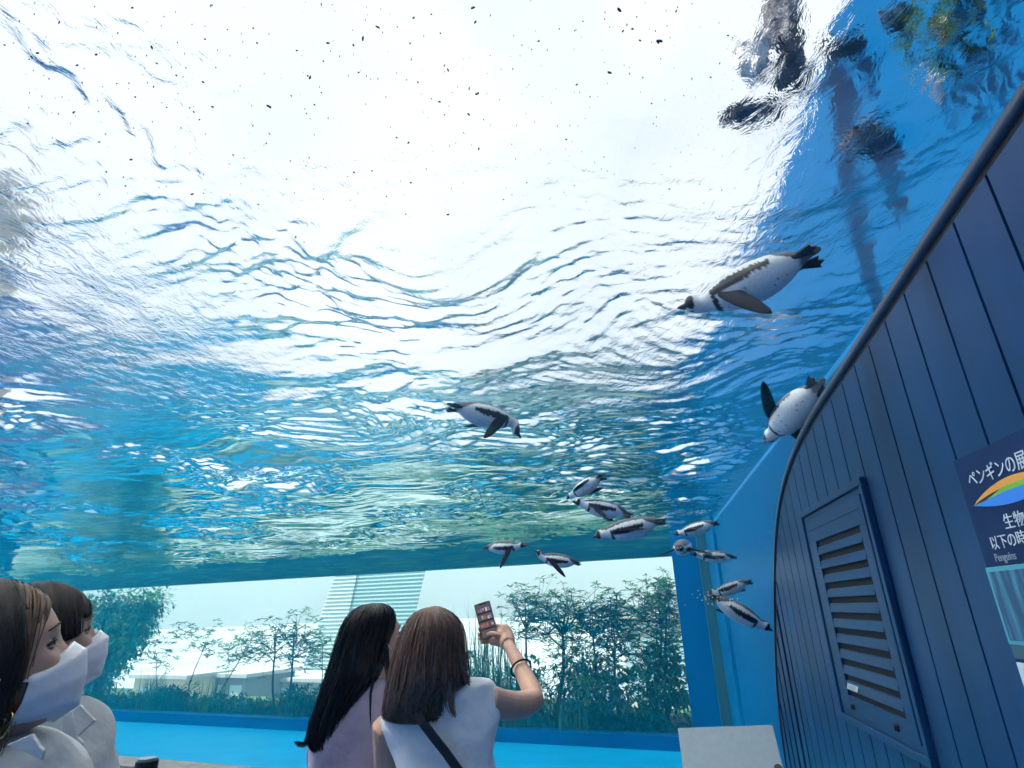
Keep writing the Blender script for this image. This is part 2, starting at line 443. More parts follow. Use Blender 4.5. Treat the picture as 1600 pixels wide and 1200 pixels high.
# ------------------------------------------------------------------ water
def graded(a, b, c, h, grow):
    """coordinates from a to b, finest (h) around c"""
    xs = [c]
    while xs[-1] < b: xs.append(xs[-1] + h * max(1.0, abs(xs[-1] - c) / grow))
    ys = [c]
    while ys[-1] > a: ys.append(ys[-1] - h * max(1.0, abs(ys[-1] - c) / grow))
    v = np.array(sorted(set(ys[1:] + xs))); v = v[(v > a) & (v < b)]
    return np.concatenate([[a], v, [b]])
S0, S1, T0, T1 = -1.22, SFAR - 0.015, 0.015, TL - .02
sg = graded(S0, S1, 0.6, 0.014, 3.0)
tg = graded(T0, T1, 1.6, 0.010, 3.0)
SS, TT = np.meshgrid(sg, tg, indexing='ij')
XX = W[0] * SS + N[0] * DT + E1[0] * TT
YY = W[1] * SS + N[1] * DT + E1[1] * TT
def wave_height(x, y, cell):
    r_ = np.random.default_rng(5)
    h = np.zeros_like(x)
    base = AE + math.pi / 2                       # crests run along the tank
    # slow patches that modulate the chop
    def patch(lam, seed, k=5):
        q = np.random.default_rng(seed); f = np.zeros_like(x)
        for _ in range(k):
            a = q.uniform(0, 2 * math.pi); f += np.sin((x * math.cos(a) + y * math.sin(a)) * 2 * math.pi / (lam * q.uniform(.7, 1.4)) + q.uniform(0, 6.28))
        return f / math.sqrt(k / 2)
    p1 = np.clip(0.85 + 0.48 * patch(3.5, 3), 0.25, 1.9)
    p2 = np.clip(0.80 + 0.4 * patch(1.8, 8), 0.25, 1.8)
    wx = x + 0.10 * patch(1.6, 21); wy = y + 0.10 * patch(1.6, 22)
    octs = [(3.0, .018, 6, .7), (1.6, .030, 8, .8), (.85, .046, 12, .9), (.45, .080, 16, 1.0), (.24, .120, 18, 1.1), (.13, .130, 22, 1.2), (.075, .10, 18, 1.3)]
    for lam, slope, k, spread in octs:
        f = np.zeros_like(x)
        for _ in range(k):
            a = base + r_.normal(0, spread * 0.6); l = lam * r_.uniform(.72, 1.38); kk = 2 * math.pi / l
            ph = (wx * math.sin(a) + wy * math.cos(a)) * kk + r_.uniform(0, 6.28)
            s_ = np.sin(ph)
            f += (s_ + 0.18 * np.sin(2 * ph + .6)) / kk
        amp = slope * math.sqrt(2.0 / k)
        w_ = np.clip((lam / np.maximum(cell, 1e-4) - 2.2) / 2.0, 0, 1)
        h += amp * f * w_ * (p1 if lam > .4 else p1 * p2)
    return h
cell = np.maximum(np.gradient(sg)[:, None] * np.ones_like(TT) * 0.6, np.gradient(tg)[None, :] * np.ones_like(TT))
H = wave_height(XX, YY, cell)
edge = np.minimum(np.minimum(SS - S0, S1 - SS), np.minimum(TT - T0, T1 - TT))
H *= np.clip(edge / 0.25, 0, 1) * (1 + 0.3 * np.clip((np.hypot(XX, YY) - 4.5) / 6.0, 0, 1))     # choppier out in the pool
ns, ntt = SS.shape
V = np.stack([XX, YY, ZS + H], -1).reshape(-1, 3)
idx = np.arange(ns * ntt).reshape(ns, ntt)
Fq = np.stack([idx[:-1, :-1], idx[:-1, 1:], idx[1:, 1:], idx[1:, :-1]], -1).reshape(-1, 4)
# orientation: normals up
a_, b_, c_ = V[Fq[0, 0]], V[Fq[0, 1]], V[Fq[0, 2]]
if np.cross(b_ - a_, c_ - a_)[2] < 0: Fq = Fq[:, ::-1]
# under-body: front profile, floor, far side as an extruded polygon from T0 to T1
inner = prof_off(0.112)
poly = [(S0, ZS)] + [(S0, inner[0, 1])] + [(float(a), float(b)) for a, b in inner if a > S0 + .02] + [(inner[-1, 0], ZF + .01), (S1, ZF + .01), (S1, ZS)]
nb = len(V); K = len(poly)
ends = []
for t_ in (T0, T1):
    for a, b in poly:
        p = W * a + N * DT + E1 * t_; ends.append((p[0], p[1], b))
V = np.concatenate([V, np.array(ends)])
tri = []
sides = []
for i in range(K - 1):
    sides.append((nb + K + i, nb + K + i + 1, nb + i + 1, nb + i))
me = bpy.data.meshes.new('water')
faces_side = sides
# end caps as polygons
cap0 = tuple(nb + i for i in range(K)); cap1 = tuple(nb + K + i for i in reversed(range(K)))
nq = len(Fq)
loops = np.concatenate([Fq.ravel(), np.array([i for f in faces_side for i in f]), np.array(cap0), np.array(cap1)]).astype(np.int32)
tot = np.concatenate([np.full(nq + len(faces_side), 4), [K, K]]).astype(np.int32)
start = np.concatenate([[0], np.cumsum(tot)[:-1]]).astype(np.int32)
me.vertices.add(len(V)); me.vertices.foreach_set('co', V.astype(np.float32).ravel())
me.loops.add(len(loops)); me.loops.foreach_set('vertex_index', loops)
me.polygons.add(len(tot)); me.polygons.foreach_set('loop_start', start); me.polygons.foreach_set('loop_total', tot)
mi_ = np.zeros(len(tot), np.int32); mi_[nq:] = 1
sm = np.ones(len(tot), bool)      # one shading flag on every face keeps the volume closed
ap_ = me.attributes.new('against_pane', 'FLOAT', 'FACE'); ap_.data.foreach_set('value', mi_.astype(np.float32))
me.polygons.foreach_set('use_smooth', sm)
me.update(calc_edges=True)
water = link('water', me, None, [WATER]); tag(water, kind='structure')

# acrylic sheet: curved, 8 cm thick
def sheet(name, d0, d1, t0, t1, m):
    A = prof_off(d0); B = prof_off(d1); V = []
    for t_ in (t0, t1):
        for arr in (A, B):
            for a, b in arr: V.append(tuple(W * a + N * DW + E1 * t_ + ZV * b))
    n_ = len(A); Fs = []
    for i in range(n_ - 1):
        Fs.append((i, i + 1, 2 * n_ + i + 1, 2 * n_ + i)); Fs.append((n_ + i, 3 * n_ + i, 3 * n_ + i + 1, n_ + i + 1))
        Fs.append((i, n_ + i, n_ + i + 1, i + 1)); Fs.append((2 * n_ + i, 2 * n_ + i + 1, 3 * n_ + i + 1, 3 * n_ + i))
    Fs.append((0, 2 * n_, 3 * n_, n_)); Fs.append((n_ - 1, 2 * n_ - 1, 4 * n_ - 1, 3 * n_ - 1))
    return np_mesh(name, V, Fs, m, smooth=True)
o = sheet('acrylic_panel', 0.055, 0.105, -0.44, TL, ACRYL)
tag(o, 'huge clear curved acrylic panel holding the water over the visitors', 'acrylic panel')

# ------------------------------------------------------------------ clad wall
cw = empty('clad_wall', wall_pt(3, -0.4), 'dark navy metal clad wall with upright seams curving up to the pool', 'wall')
def wallp(name, pts, d_front, d_back, m, parent, bevel=0.0):
    """prism on the clad wall from outline points (s,z); offsets towards the visitors"""
    mb = MB(); n_ = len(pts)
    vs = [wall_pt(s, z, d_front) for s, z in pts] + [wall_pt(s, z, d_back) for s, z in pts]
    fs = [tuple(range(n_)), tuple(reversed(range(n_, 2 * n_)))]
    for i in range(n_):
        j = (i + 1) % n_; fs.append((i, n_ + i, n_ + j, j))
    mb.add(vs, fs)
    return mb.build(name, m, parent, bevel=bevel)
def profile_under(s0, s1, d):
    """points of the lowered profile between s0 and s1, low s first"""
    A = prof_off(-d)
    ss = A[:, 0]
    k = int(np.argmax(ss))
    return A
SMAX = float(PS[:, 0].max())
A_in = prof_off(-0.030)
core = [(-1.6, -0.4), (-1.6, float(A_in[0, 1]))] + [(float(a), float(b)) for a, b in A_in] + [(float(A_in[-1, 0]), -0.4)]
wallp('wall_core', core, -0.012, -0.40, M_gap, cw)
seams = [1.345 + 0.197 * k for k in range(-14, 27)]
Az = A_in[:, 1]; As = A_in[:, 0]
def zt(s):
    return float(np.interp(s, As[:np.argmax(As) + 1], Az[:np.argmax(As) + 1]))
for k in range(len(seams) - 1):
    a, b = seams[k] + 0.006, seams[k + 1] - 0.006
    if a > 6.2: continue
    top = [s for s in As[:np.argmax(As)] if a < s < b]
    b2 = min(b, 6.24)
    if a < 5.0:
        pts = [(a, -0.4), (b, -0.4), (b, zt(b))] + [(s, zt(s)) for s in reversed(top)] + [(a, zt(a))]
    else:
        # strips next to the curved edge follow it on the far side
        right = [(float(s), float(z)) for s, z in zip(As, Az) if a < s < b2]
        if len(right) < 2: continue
        pts = [(a, -0.4), (right[-1][0], -0.4)] + list(reversed(right))
        pts.append((a, zt(a)))
    wallp('panel', pts, 0.0, -0.011, M_navy, cw)
# trim along the acrylic edge and the dark gasket under it
def strip_along(name, d0, d1, off0, off1, m, parent):
    A = prof_off(d0); B = prof_off(d1); V = []
    for arr, off in ((A, off0), (B, off0), (B, off1), (A, off1)):
        for a, b in arr: V.append(tuple(wall_pt(a, b, off)))
    n_ = len(A); Fs = []
    for j in range(4):
        k = (j + 1) % 4
        for i in range(n_ - 1): Fs.append((j * n_ + i, j * n_ + i + 1, k * n_ + i + 1, k * n_ + i))
    return np_mesh(name, V, Fs, m, parent, smooth=False)
strip_along('edge_trim', 0.0, 0.042, 0.006, -0.40, M_trim, cw)
strip_along('gasket', -0.028, -0.002, -0.006, -0.3, M_black, cw)

# ------------------------------------------------------------------ louvre vent
vt = empty('louvre_vent', wall_pt(3.5, 0.97), 'navy metal louvre vent door set in the clad wall', 'vent')
def ring_frame(name, s0, s1, z0, z1, wd, f0, f1, m, parent, bevel=0.004):
    mb = MB()
    for (a, b, c, d) in ((s0, s1, z1 - wd, z1), (s0, s1, z0, z0 + wd), (s0, s0 + wd, z0 + wd, z1 - wd), (s1 - wd, s1, z0 + wd, z1 - wd)):
        mb.box(wall_pt((a + b) / 2, (c + d) / 2, (f0 + f1) / 2), W * (b - a) / 2, N * (f1 - f0) / 2, ZV * (d - c) / 2)
    return mb.build(name, m, parent, bevel=bevel)
ring_frame('frame', 2.93, 4.08, 0.955, 2.115, 0.035, 0.001, 0.026, M_navyd, vt)
ring_frame('inner_frame', 2.968, 4.042, 0.993, 2.077, 0.028, 0.001, 0.014, M_navyd, vt)
LZ0, LZ1, LS0, LS1 = 1.10, 1.915, 3.09, 3.86
mb = MB()
for (a, b, c, d) in ((2.998, 4.012, LZ1, 2.047), (2.998, 4.012, 1.023, LZ0), (2.998, LS0, LZ0, LZ1), (LS1, 4.012, LZ0, LZ1)):
    mb.box(wall_pt((a + b) / 2, (c + d) / 2, 0.0115), W * (b - a) / 2, N * 0.009, ZV * (d - c) / 2)
mb.build('door_leaf', M_navyd, vt, bevel=0.002)
mb = MB(); mb.box(wall_pt((LS0 + LS1) / 2, (LZ0 + LZ1) / 2, 0.004), W * (LS1 - LS0) / 2, N * 0.002, ZV * (LZ1 - LZ0) / 2)
mb.build('dark_void', M_gap, vt)
nl = 10
pitch = (LZ1 - LZ0 - 0.03) / nl
for i in range(nl):
    zc = LZ1 - 0.028 - pitch * (i + 0.5) + 0.012
    mb = MB()
    c = wall_pt((LS0 + LS1) / 2, zc, 0.013)
    out = -N * 0.0 
    mb.box(c, W * ((LS1 - LS0) / 2 - 0.004), (-N * 0.006 + ZV * -0.001), (ZV * 0.0225 + N * 0.0035))
    mb.build('slat', M_navyd, vt, bevel=0.002)
for s_ in (3.827, 3.232):
    mb = MB(); mb.box(wall_pt(s_, 1.050, 0.024), W * 0.030, N * 0.004, ZV * 0.012); mb.box(wall_pt(s_ - .012, 1.050, 0.031), W * 0.009, N * 0.004, ZV * 0.010)
    mb.build('latch', M_black, vt)
M_stick = mat('sticker_pale', (0.45, 0.55, 0.58), 0.5)
zc = LZ1 - 0.028 - pitch * 9.5 + 0.012
mb = MB(); mb.box(wall_pt(3.752, zc - .004, 0.0222), W * 0.085, N * 0.0008 , ZV * 0.013 + N * .0045); st = mb.build('sticker', M_stick, vt)
mb = MB()
for k in range(3): mb.box(wall_pt(3.752, zc + .003 - .006 * k, 0.0238 + .002 * k), W * 0.06, N * 0.0005, ZV * 0.0009 + N * .0003)
mb.build('print', mat('print_grey', (0.12, 0.17, 0.2), .6), st)
# upper rail line across the door leaf
mb = MB(); mb.box(wall_pt(3.5, 1.985, 0.0206), W * 0.47, N * 0.0012, ZV * 0.0015); mb.build('groove_line', M_gap, vt)

# ------------------------------------------------------------------ information sign on the clad wall
M_sign = mat('sign_navy', (0.003, 0.020, 0.085), 0.55, spec=.2)
M_letter = mat('letter_white', (0.62, 0.72, 0.78), 0.6)
sg_ = empty('information_sign', wall_pt(1.7, 1.2), 'navy printed penguin notice with white Japanese lettering and fin emblem on the clad wall', 'sign')
mb = MB(); mb.box(wall_pt(1.66, 1.47, 0.005), W * 0.478, N * 0.004, ZV * 0.53); mb.build('board', M_sign, sg_, bevel=0.001)
def lettering(name, text, s, z, h, m, parent, squash=1.0, off=0.0105, width=None):
    fc = bpy.data.curves.new('tmp_' + name, 'FONT'); fc.body = text; fc.size = h * 1.35; fc.extrude = 0.0006
    fo = bpy.data.objects.new('tmp', fc); COL.objects.link(fo)
    dg = bpy.context.evaluated_depsgraph_get(); dg.update()
    me = bpy.data.meshes.new_from_object(fo.evaluated_get(dg))
    bpy.data.objects.remove(fo)
    me.name = name
    if len(me.vertices):
        co = np.empty(len(me.vertices) * 3, np.float32); me.vertices.foreach_get('co', co); co = co.reshape(-1, 3)
        x0, x1 = co[:, 0].min(), co[:, 0].max()
        if width: co[:, 0] = (co[:, 0] - x0) * width / max(1e-6, x1 - x0)
        P = wall_pt(s, z, off)[None] - W[None] * co[:, :1] + ZV[None] * co[:, 1:2] - N[None] * co[:, 2:3]
        me.vertices.foreach_set('co', P.astype(np.float32).ravel()); me.update()
    me.materials.clear()
    return link(name, me, parent, m)
lettering('heading_lettering', 'ペンギンの展', 2.082, 1.905, 0.040, M_letter, sg_, width=0.305)
lettering('lettering', '生物', 1.970, 1.763, 0.034, M_letter, sg_, width=0.10)
lettering('lettering', '以下の時', 2.070, 1.714, 0.032, M_letter, sg_, width=0.175)
lettering('small_lettering', 'Penguins', 2.072, 1.677, 0.024, mat('letter_grey', (.28, .36, .42), .6), sg_, width=0.105)
# three-coloured fin emblem
def crescent(name, col, y0f, y1f, z_off):
    mb = MB(); up = []; lo = []
    for i in range(17):
        u = i / 16; s = 2.098 - 0.40 * u
        up.append(wall_pt(s, 1.846 + y1f(u), 0.0098 + z_off)); lo.append(wall_pt(s, 1.846 + y0f(u), 0.0098 + z_off))
    mb.add(up + lo, [(i, i + 1, 18 + i, 17 + i) for i in range(16)])
    return mb.build(name, mat('emblem_' + name, col, .5), sg_)
arch = lambda u: 0.050 * math.sin(math.pi * min(1, u * .85)) ** .8
crescent('orange_stroke', (0.75, 0.33, 0.04), lambda u: arch(u) * .55, lambda u: arch(u), 0.0004)
crescent('green_stroke', (0.16, 0.45, 0.05), lambda u: arch(u) * .22, lambda u: arch(u) * .60 * min(1, u * 2.2), 0.0008)
crescent('blue_stroke', (0.02, 0.20, 0.70), lambda u: -0.022 * math.sin(math.pi * u), lambda u: arch(u) * .30 * min(1, u * 2 + .2), 0.0012)
# picture panel with a pale rounded border, and the white sheet below it
mb = MB(); mb.box(wall_pt(1.70, 1.555, 0.011), W * 0.44, N * 0.002, ZV * 0.108); mb.build('picture_border', mat('picture_border', (0.05, 0.33, 0.42), .4), sg_, bevel=0.02)
def picture_mat():
    m = bpy.data.materials.new('underwater_print'); m.use_nodes = True; t = m.node_tree; b = t.nodes['Principled BSDF']; b.inputs['Roughness'].default_value = .4
    co = t.nodes.new('ShaderNodeTexCoord'); w_ = t.nodes.new('ShaderNodeTexNoise'); mp = t.nodes.new('ShaderNodeMapping'); mp.inputs['Scale'].default_value = (22, 22, 3.0)
    w_.inputs['Scale'].default_value = 1.6; r_ = t.nodes.new('ShaderNodeValToRGB'); r_.color_ramp.elements[0].position = .45; r_.color_ramp.elements[0].color = (.008, .05, .14, 1); r_.color_ramp.elements[1].position = .75; r_.color_ramp.elements[1].color = (.05, .30, .42, 1)
    t.links.new(co.outputs['Object'], mp.inputs['Vector']); t.links.new(mp.outputs[0], w_.inputs['Vector']); t.links.new(w_.outputs['Fac'], r_.inputs['Fac']); t.links.new(r_.outputs['Color'], b.inputs['Base Color'])
    return m
mb = MB(); mb.box(wall_pt(1.695, 1.555, 0.0142), W * 0.428, N * 0.002, ZV * 0.096); mb.build('picture', picture_mat(), sg_, bevel=0.014)
mb = MB(); mb.box(wall_pt(1.66, 1.43, 0.0100), W * 0.476, N * 0.0012, ZV * 0.020); mb.build('teal_band', mat('sign_teal', (0.03, 0.10, 0.14), .5), sg_)
mb = MB(); mb.box(wall_pt(1.66, 1.20, 0.0112), W * 0.472, N * 0.0012, ZV * 0.20); mb.build('white_sheet', mat('sign_white', (0.55, 0.65, 0.68), .6), sg_)

#__PART2__
# ------------------------------------------------------------------ roof garden beyond the far window
M_soil = mat('soil', (0.03, 0.028, 0.02), 0.9, noise=0.3, nscale=4)
M_bark = mat('bark', (0.05, 0.04, 0.03), 0.85, noise=0.3, nscale=9)
L_tree = leaf_mat('leaf_green', (0.075, 0.165, 0.055))
L_dark = leaf_mat('leaf_dark', (0.042, 0.098, 0.040))
L_fresh = leaf_mat('leaf_fresh', (0.10, 0.20, 0.06))
L_grass = leaf_mat('blade_green', (0.085, 0.165, 0.055))
slab('roof_garden', [tuple(far_pt(-12, ZSILL - .03, .36)), tuple(far_pt(-12, ZSILL - .03, 3.2)), tuple(far_pt(TL + 12, ZSILL - .03, 3.2)), tuple(far_pt(TL + 12, ZSILL - .03, .36))], M_soil, thick=0.4)
slab('reflection_green_strip', [tuple(far_pt(-60, ZSILL - .05, 3.2)), tuple(far_pt(-60, ZSILL - .05, 4)), tuple(far_pt(140, ZSILL - .05, 4)), tuple(far_pt(140, ZSILL - .05, 3.2))], mat('reflection_strip_green', (.055, .13, .035), .9, noise=.35, nscale=3), thick=.4)  # hidden strip added to put dark green into the water's reflections
slab('reflection_dark_ground', [tuple(far_pt(-900, -39.5, 5)), tuple(far_pt(-900, -39.5, 290)), tuple(far_pt(900, -39.5, 290)), tuple(far_pt(900, -39.5, 5))], mat('reflection_dark_green', (.022, .058, .024), .9, noise=.6, nscale=.12), thick=.4)  # hidden from direct view, added so the water mirrors dark green
slab('city_ground', [tuple(far_pt(-3000, -40, 7)), tuple(far_pt(-3000, -40, 4000)), tuple(far_pt(3000, -40, 4000)), tuple(far_pt(3000, -40, 7))], mat('city_pale', (.33, .34, .345), .9, noise=.2, nscale=.02), thick=1)

def leaf(mb, c, d, L, wd, mi=0, droop=0.25):
    """one folded leaf of four corners"""
    d = d / (np.linalg.norm(d) + 1e-9)
    s_ = np.cross(d, ZV); s_ /= np.linalg.norm(s_) + 1e-9
    m = c + d * L * .5 - ZV * L * droop * .2
    mb.add([c, m + s_ * wd * .5, c + d * L - ZV * L * droop, m - s_ * wd * .5], [(0, 1, 2, 3)], mi)
def whorl(mb, c, R, n, up=0.25, wd=.22):
    a0 = random.random() * 6.28
    for k in range(n):
        a = a0 + 6.283 * k / n + random.uniform(-.25, .25)
        d = np.array([math.cos(a), math.sin(a), random.uniform(-.35, .7) + up])
        leaf(mb, np.array(c), d, R * random.uniform(.7, 1.15), R * wd * random.uniform(.8, 1.2), 0, random.uniform(.15, .5))
def bend(a, b, k, sag=0.1):
    a = np.array(a); b = np.array(b); L = np.linalg.norm(b - a)
    off = np.array([random.uniform(-1, 1), random.uniform(-1, 1), 0]) * L * sag
    return [a + (b - a) * u + off * math.sin(math.pi * u) for u in np.linspace(0, 1, k)]

def slim_tree(label, base, crowns, q, rad=0.045, group='slim trees behind the far window', lm=None, nsub=5, spread=22, R=0.27, nleaf=8):
    """base (px,py); crowns: list of (px,py) of main leaf whorls, all standing q metres beyond the pane"""
    b = on_far(base[0], base[1], q); b[2] = ZSILL - .05
    root = empty('slim_tree', b, label, 'tree', group)
    wood = MB(); lv = MB()
    cs = [on_far(x, y, q + random.uniform(-.45, .45)) for x, y in crowns]
    topc = max(cs, key=lambda p: p[2])
    trunk = bend(b, b + (topc - b) * 0.72, 7, 0.07)
    wood.tube(trunk + [topc], [rad * (1 - .09 * i) for i in range(7)] + [rad * .2], 6)
    for c in cs:
        j = min(range(2, 7), key=lambda i: np.linalg.norm(trunk[i] + np.array([0, 0, .25]) - c))
        br = bend(trunk[j], c, 5, .12)
        wood.tube(br, [rad * .42, rad * .36, rad * .3, rad * .22, rad * .14], 5)
        whorl(lv, c, R, nleaf)
        for _ in range(int(nsub * 2.6)):
            p = c + np.array([random.gauss(0, 1), random.gauss(0, 1), random.gauss(0, .95)]) * spread / 45.0 * .55
            u = random.uniform(.45, 1)
            s0 = br[3]
            wood.tube(bend(s0, p, 3, .1), [rad * .16, rad * .12, rad * .07], 4)
            whorl(lv, p, R * random.uniform(.6, 1.0), nleaf)
    wood.build('trunk', M_bark, root, smooth=True)
    lv.build('crown', lm or L_tree, root)
    return root
# the sparse trees on the left part
slim_tree('slim tree with two forked trunks left of the black haired woman', (432, 1093), [(430, 985), (405, 1003), (455, 1000), (418, 1022), (385, 1020)], 1.0)
slim_tree('slim upright tree with leaf whorls close to the tower', (449, 1093), [(462, 975), (478, 990), (446, 992), (470, 1012), (490, 1006), (452, 1026)], 1.2)
slim_tree('thin leaning tree with flat leaf whorls beside the dense dark tree', (250, 1092), [(243, 1003), (262, 1018), (228, 1022), (250, 1035)], 0.8, rad=.022, nsub=4)
slim_tree('leaning sapling with one airy spray of leaves over grass tuft', (290, 1092), [(327, 985), (300, 990), (340, 1002), (285, 992), (318, 1010)], 1.1, rad=.024, nsub=3)
slim_tree('low spreading sapling leaning towards the twin slim trees', (330, 1092), [(378, 1003), (352, 1008), (392, 1030), (362, 1026), (400, 990)], 1.4, rad=.026, nsub=4)
slim_tree('bent sapling at the foot of the tower', (500, 1093), [(505, 1000), (520, 1020), (488, 1035), (512, 1045)], 1.3, rad=.026)
# the thicket on the right part
RG = 'slim trees behind the far window'
slim_tree('tall tree with thick bare trunk right of the raised phone', (862, 1105), [(858, 948), (885, 940), (838, 962), (905, 952), (872, 968), (890, 982), (850, 985)], 1.0, rad=.075, nsub=7)
slim_tree('slim tree with high tufted crown just right of the phone', (826, 1105), [(820, 928), (800, 940), (842, 935), (812, 955), (832, 962), (822, 985)], 0.8, rad=.045, nsub=6)
slim_tree('leafy tree in the middle of the right hand thicket', (930, 1110), [(925, 945), (900, 960), (948, 955), (915, 975), (940, 985), (955, 972)], 1.3, rad=.05, nsub=8)
slim_tree('tree with wide feathery crown next to the blue pier', (1000, 1115), [(1008, 935), (985, 950), (1030, 930), (1045, 915), (1000, 962), (1040, 955), (975, 972)], 1.1, rad=.05, nsub=8)
slim_tree('tall narrow tree touching the blue pier edge', (1042, 1118), [(1040, 925), (1052, 945), (1030, 962), (1056, 975), (1022, 985), (1046, 1000)], 1.5, rad=.045, nsub=8)
slim_tree('young tree with loose whorls between the bare trunk and the thicket', (895, 1112), [(893, 985), (878, 1005), (908, 1000), (890, 1030), (905, 1045), (880, 1050)], 1.6, rad=.03, nsub=6, lm=L_fresh)
slim_tree('young tree with pale whorls behind the crooked tree', (955, 1112), [(950, 1010), (935, 1030), (965, 1035), (945, 1055), (970, 1060), (930, 1065)], 1.8, rad=.03, nsub=6, lm=L_fresh)
slim_tree('bushy young tree low beside the blue pier', (1025, 1116), [(1020, 1010), (1040, 1020), (1005, 1030), (1030, 1045), (1050, 1050), (1012, 1065)], 1.7, rad=.03, nsub=7, lm=L_fresh)
slim_tree('crooked tree in front of the thicket with drooping whorls', (968, 1112), [(965, 975), (985, 995), (945, 1000), (975, 1020), (958, 960)], 0.7, rad=.045, nsub=8, lm=L_dark)

def bush(name, label, cat, base, w, h, d, n, m, group=None, R=.18, shape=1.0, stems=6):
    """base = ground point; leaves spread unevenly through a crown volume on several stems"""
    root = empty(name, base, label, cat, group)
    lv = MB(); st = MB(); base = np.array(base)
    lumps = [(base + np.array([random.uniform(-.42, .42) * w, random.uniform(-.4, .4) * d, random.uniform(.3, .85) * h]), random.uniform(.16, .30) * min(w, h)) for _ in range(9)]
    for c, r_ in lumps[:stems]:
        st.tube(bend(base + np.array([random.uniform(-.2, .2) * w, 0, 0]), c, 4, .1), [.03, .025, .018, .01], 5)
    for _ in range(n):
        c, r_ = random.choice(lumps)
        v = rng.normal(size=3); v /= np.linalg.norm(v)
        p = c + v * r_ * random.uniform(.5, 1.25) ** .7 * np.array([1.2, 1, 1])
        if p[2] < base[2] + .02: p[2] = base[2] + random.uniform(.02, .3)
        dd = v + rng.normal(size=3) * .5
        leaf(lv, p, dd, R * random.uniform(.6, 1.3), R * .42, 0, .2)
    st.build('stem', M_bark, root, smooth=True)
    lv.build('foliage', m, root)
    return root
def gp(px, py, q):
    p = on_far(px, py, q); p[2] = ZSILL - .04; return p
BG = 'bushes in the planting bed'
bush('bush', 'broad dark bush at the foot of the thick bare trunk', 'bush', gp(880, 1110, .7), 1.8, 1.2, 1.0, 700, L_dark, BG)
bush('bush', 'fresh green feathery bush in the middle of the thicket', 'bush', gp(945, 1110, 1.2), 1.8, 1.8, 1.0, 800, L_fresh, BG, R=.22)
bush('bush', 'tall dense bush beside the blue pier', 'bush', gp(1030, 1115, 1.3), 1.6, 2.0, 1.0, 800, L_tree, BG, R=.24)
bush('bush', 'low dark bush under the tree beside the blue pier', 'bush', gp(985, 1115, .6), 2.6, 1.4, 1.0, 700, L_dark, BG)
bush('bush', 'round low bush between the two grass tufts', 'bush', gp(275, 1095, .8), 1.4, .75, .8, 600, L_dark, BG)
bush('bush', 'small bush left of the phone behind the reeds', 'bush', gp(780, 1105, 1.6), 2.4, 1.5, 1.0, 1100, L_dark, BG)
bush('bush', 'low bush between the forked trees and the black haired woman', 'bush', gp(505, 1095, 1.0), 2.2, .8, .8, 700, L_dark, BG)

def grass_tuft(label, px, py, q, w, h, n, group='grass tufts in the planting bed', name='grass_tuft', up=.75):
    b = gp(px, py, q)
    mb = MB()
    for _ in range(n):
        r0 = b + np.array([random.gauss(0, .22) * w, random.gauss(0, .15) * w, 0])
        L = h * random.uniform(.45, 1.1); a = random.uniform(0, 6.28); lean = random.uniform(.05, 1 - up + .25)
        d = np.array([math.cos(a), math.sin(a), 0]) * lean
        s_ = np.cross(d + ZV * .01, ZV); s_ /= np.linalg.norm(s_) + 1e-9
        pr = []; wd = random.uniform(.012, .026)
        for u in (0, .35, .7, 1.0):
            p = r0 + ZV * L * u * (1 - .25 * lean * u) + d * L * u * u * .8
            pr.append((p - s_ * wd * (1 - u), p + s_ * wd * (1 - u)))
        mb.add([v for pq in pr for v in pq], [(2 * i, 2 * i + 1, 2 * i + 3, 2 * i + 2) for i in range(3)])
    o = mb.build(name, L_grass); tag(o, label, 'grass tuft', group)
    return o
grass_tuft('tall spiky grass tuft beside the white mask of the person behind', 240, 1095, .6, 1.0, 1.35, 90)
grass_tuft('spiky grass tuft standing under the low spreading sapling', 335, 1095, .7, 1.0, 1.15, 90)
grass_tuft('short dark grass tuft just left of the black haired woman', 470, 1097, .6, 1.1, 1.0, 80)
grass_tuft('tall green reeds behind the raised phone', 762, 1105, .7, 1.7, 3.1, 190, up=.93)
grass_tuft('bunched reeds between the phone and the bare trunk', 812, 1105, .5, 1.2, 2.0, 120, up=.88)
grass_tuft('grass tuft at the foot of the dark thicket', 900, 1110, .5, 1.2, 1.2, 90)
# ground cover along the pane
mb = MB()
for _ in range(12000):
    t_ = random.uniform(TWIN - .3, 22); q_ = random.uniform(.42, 1.3)
    p = far_pt(t_, ZSILL - .04 + random.random() ** 1.3 * (.46 + .2 * math.sin(t_ * 1.7) * math.sin(t_ * .63)), q_)
    leaf(mb, p, rng.normal(size=3) + ZV * .6, random.uniform(.08, .22), .06, 0, .2)
o = mb.build('ground_cover', L_dark); tag(o, 'low dark ground cover along the bottom of the far window', 'plants', kind='stuff')

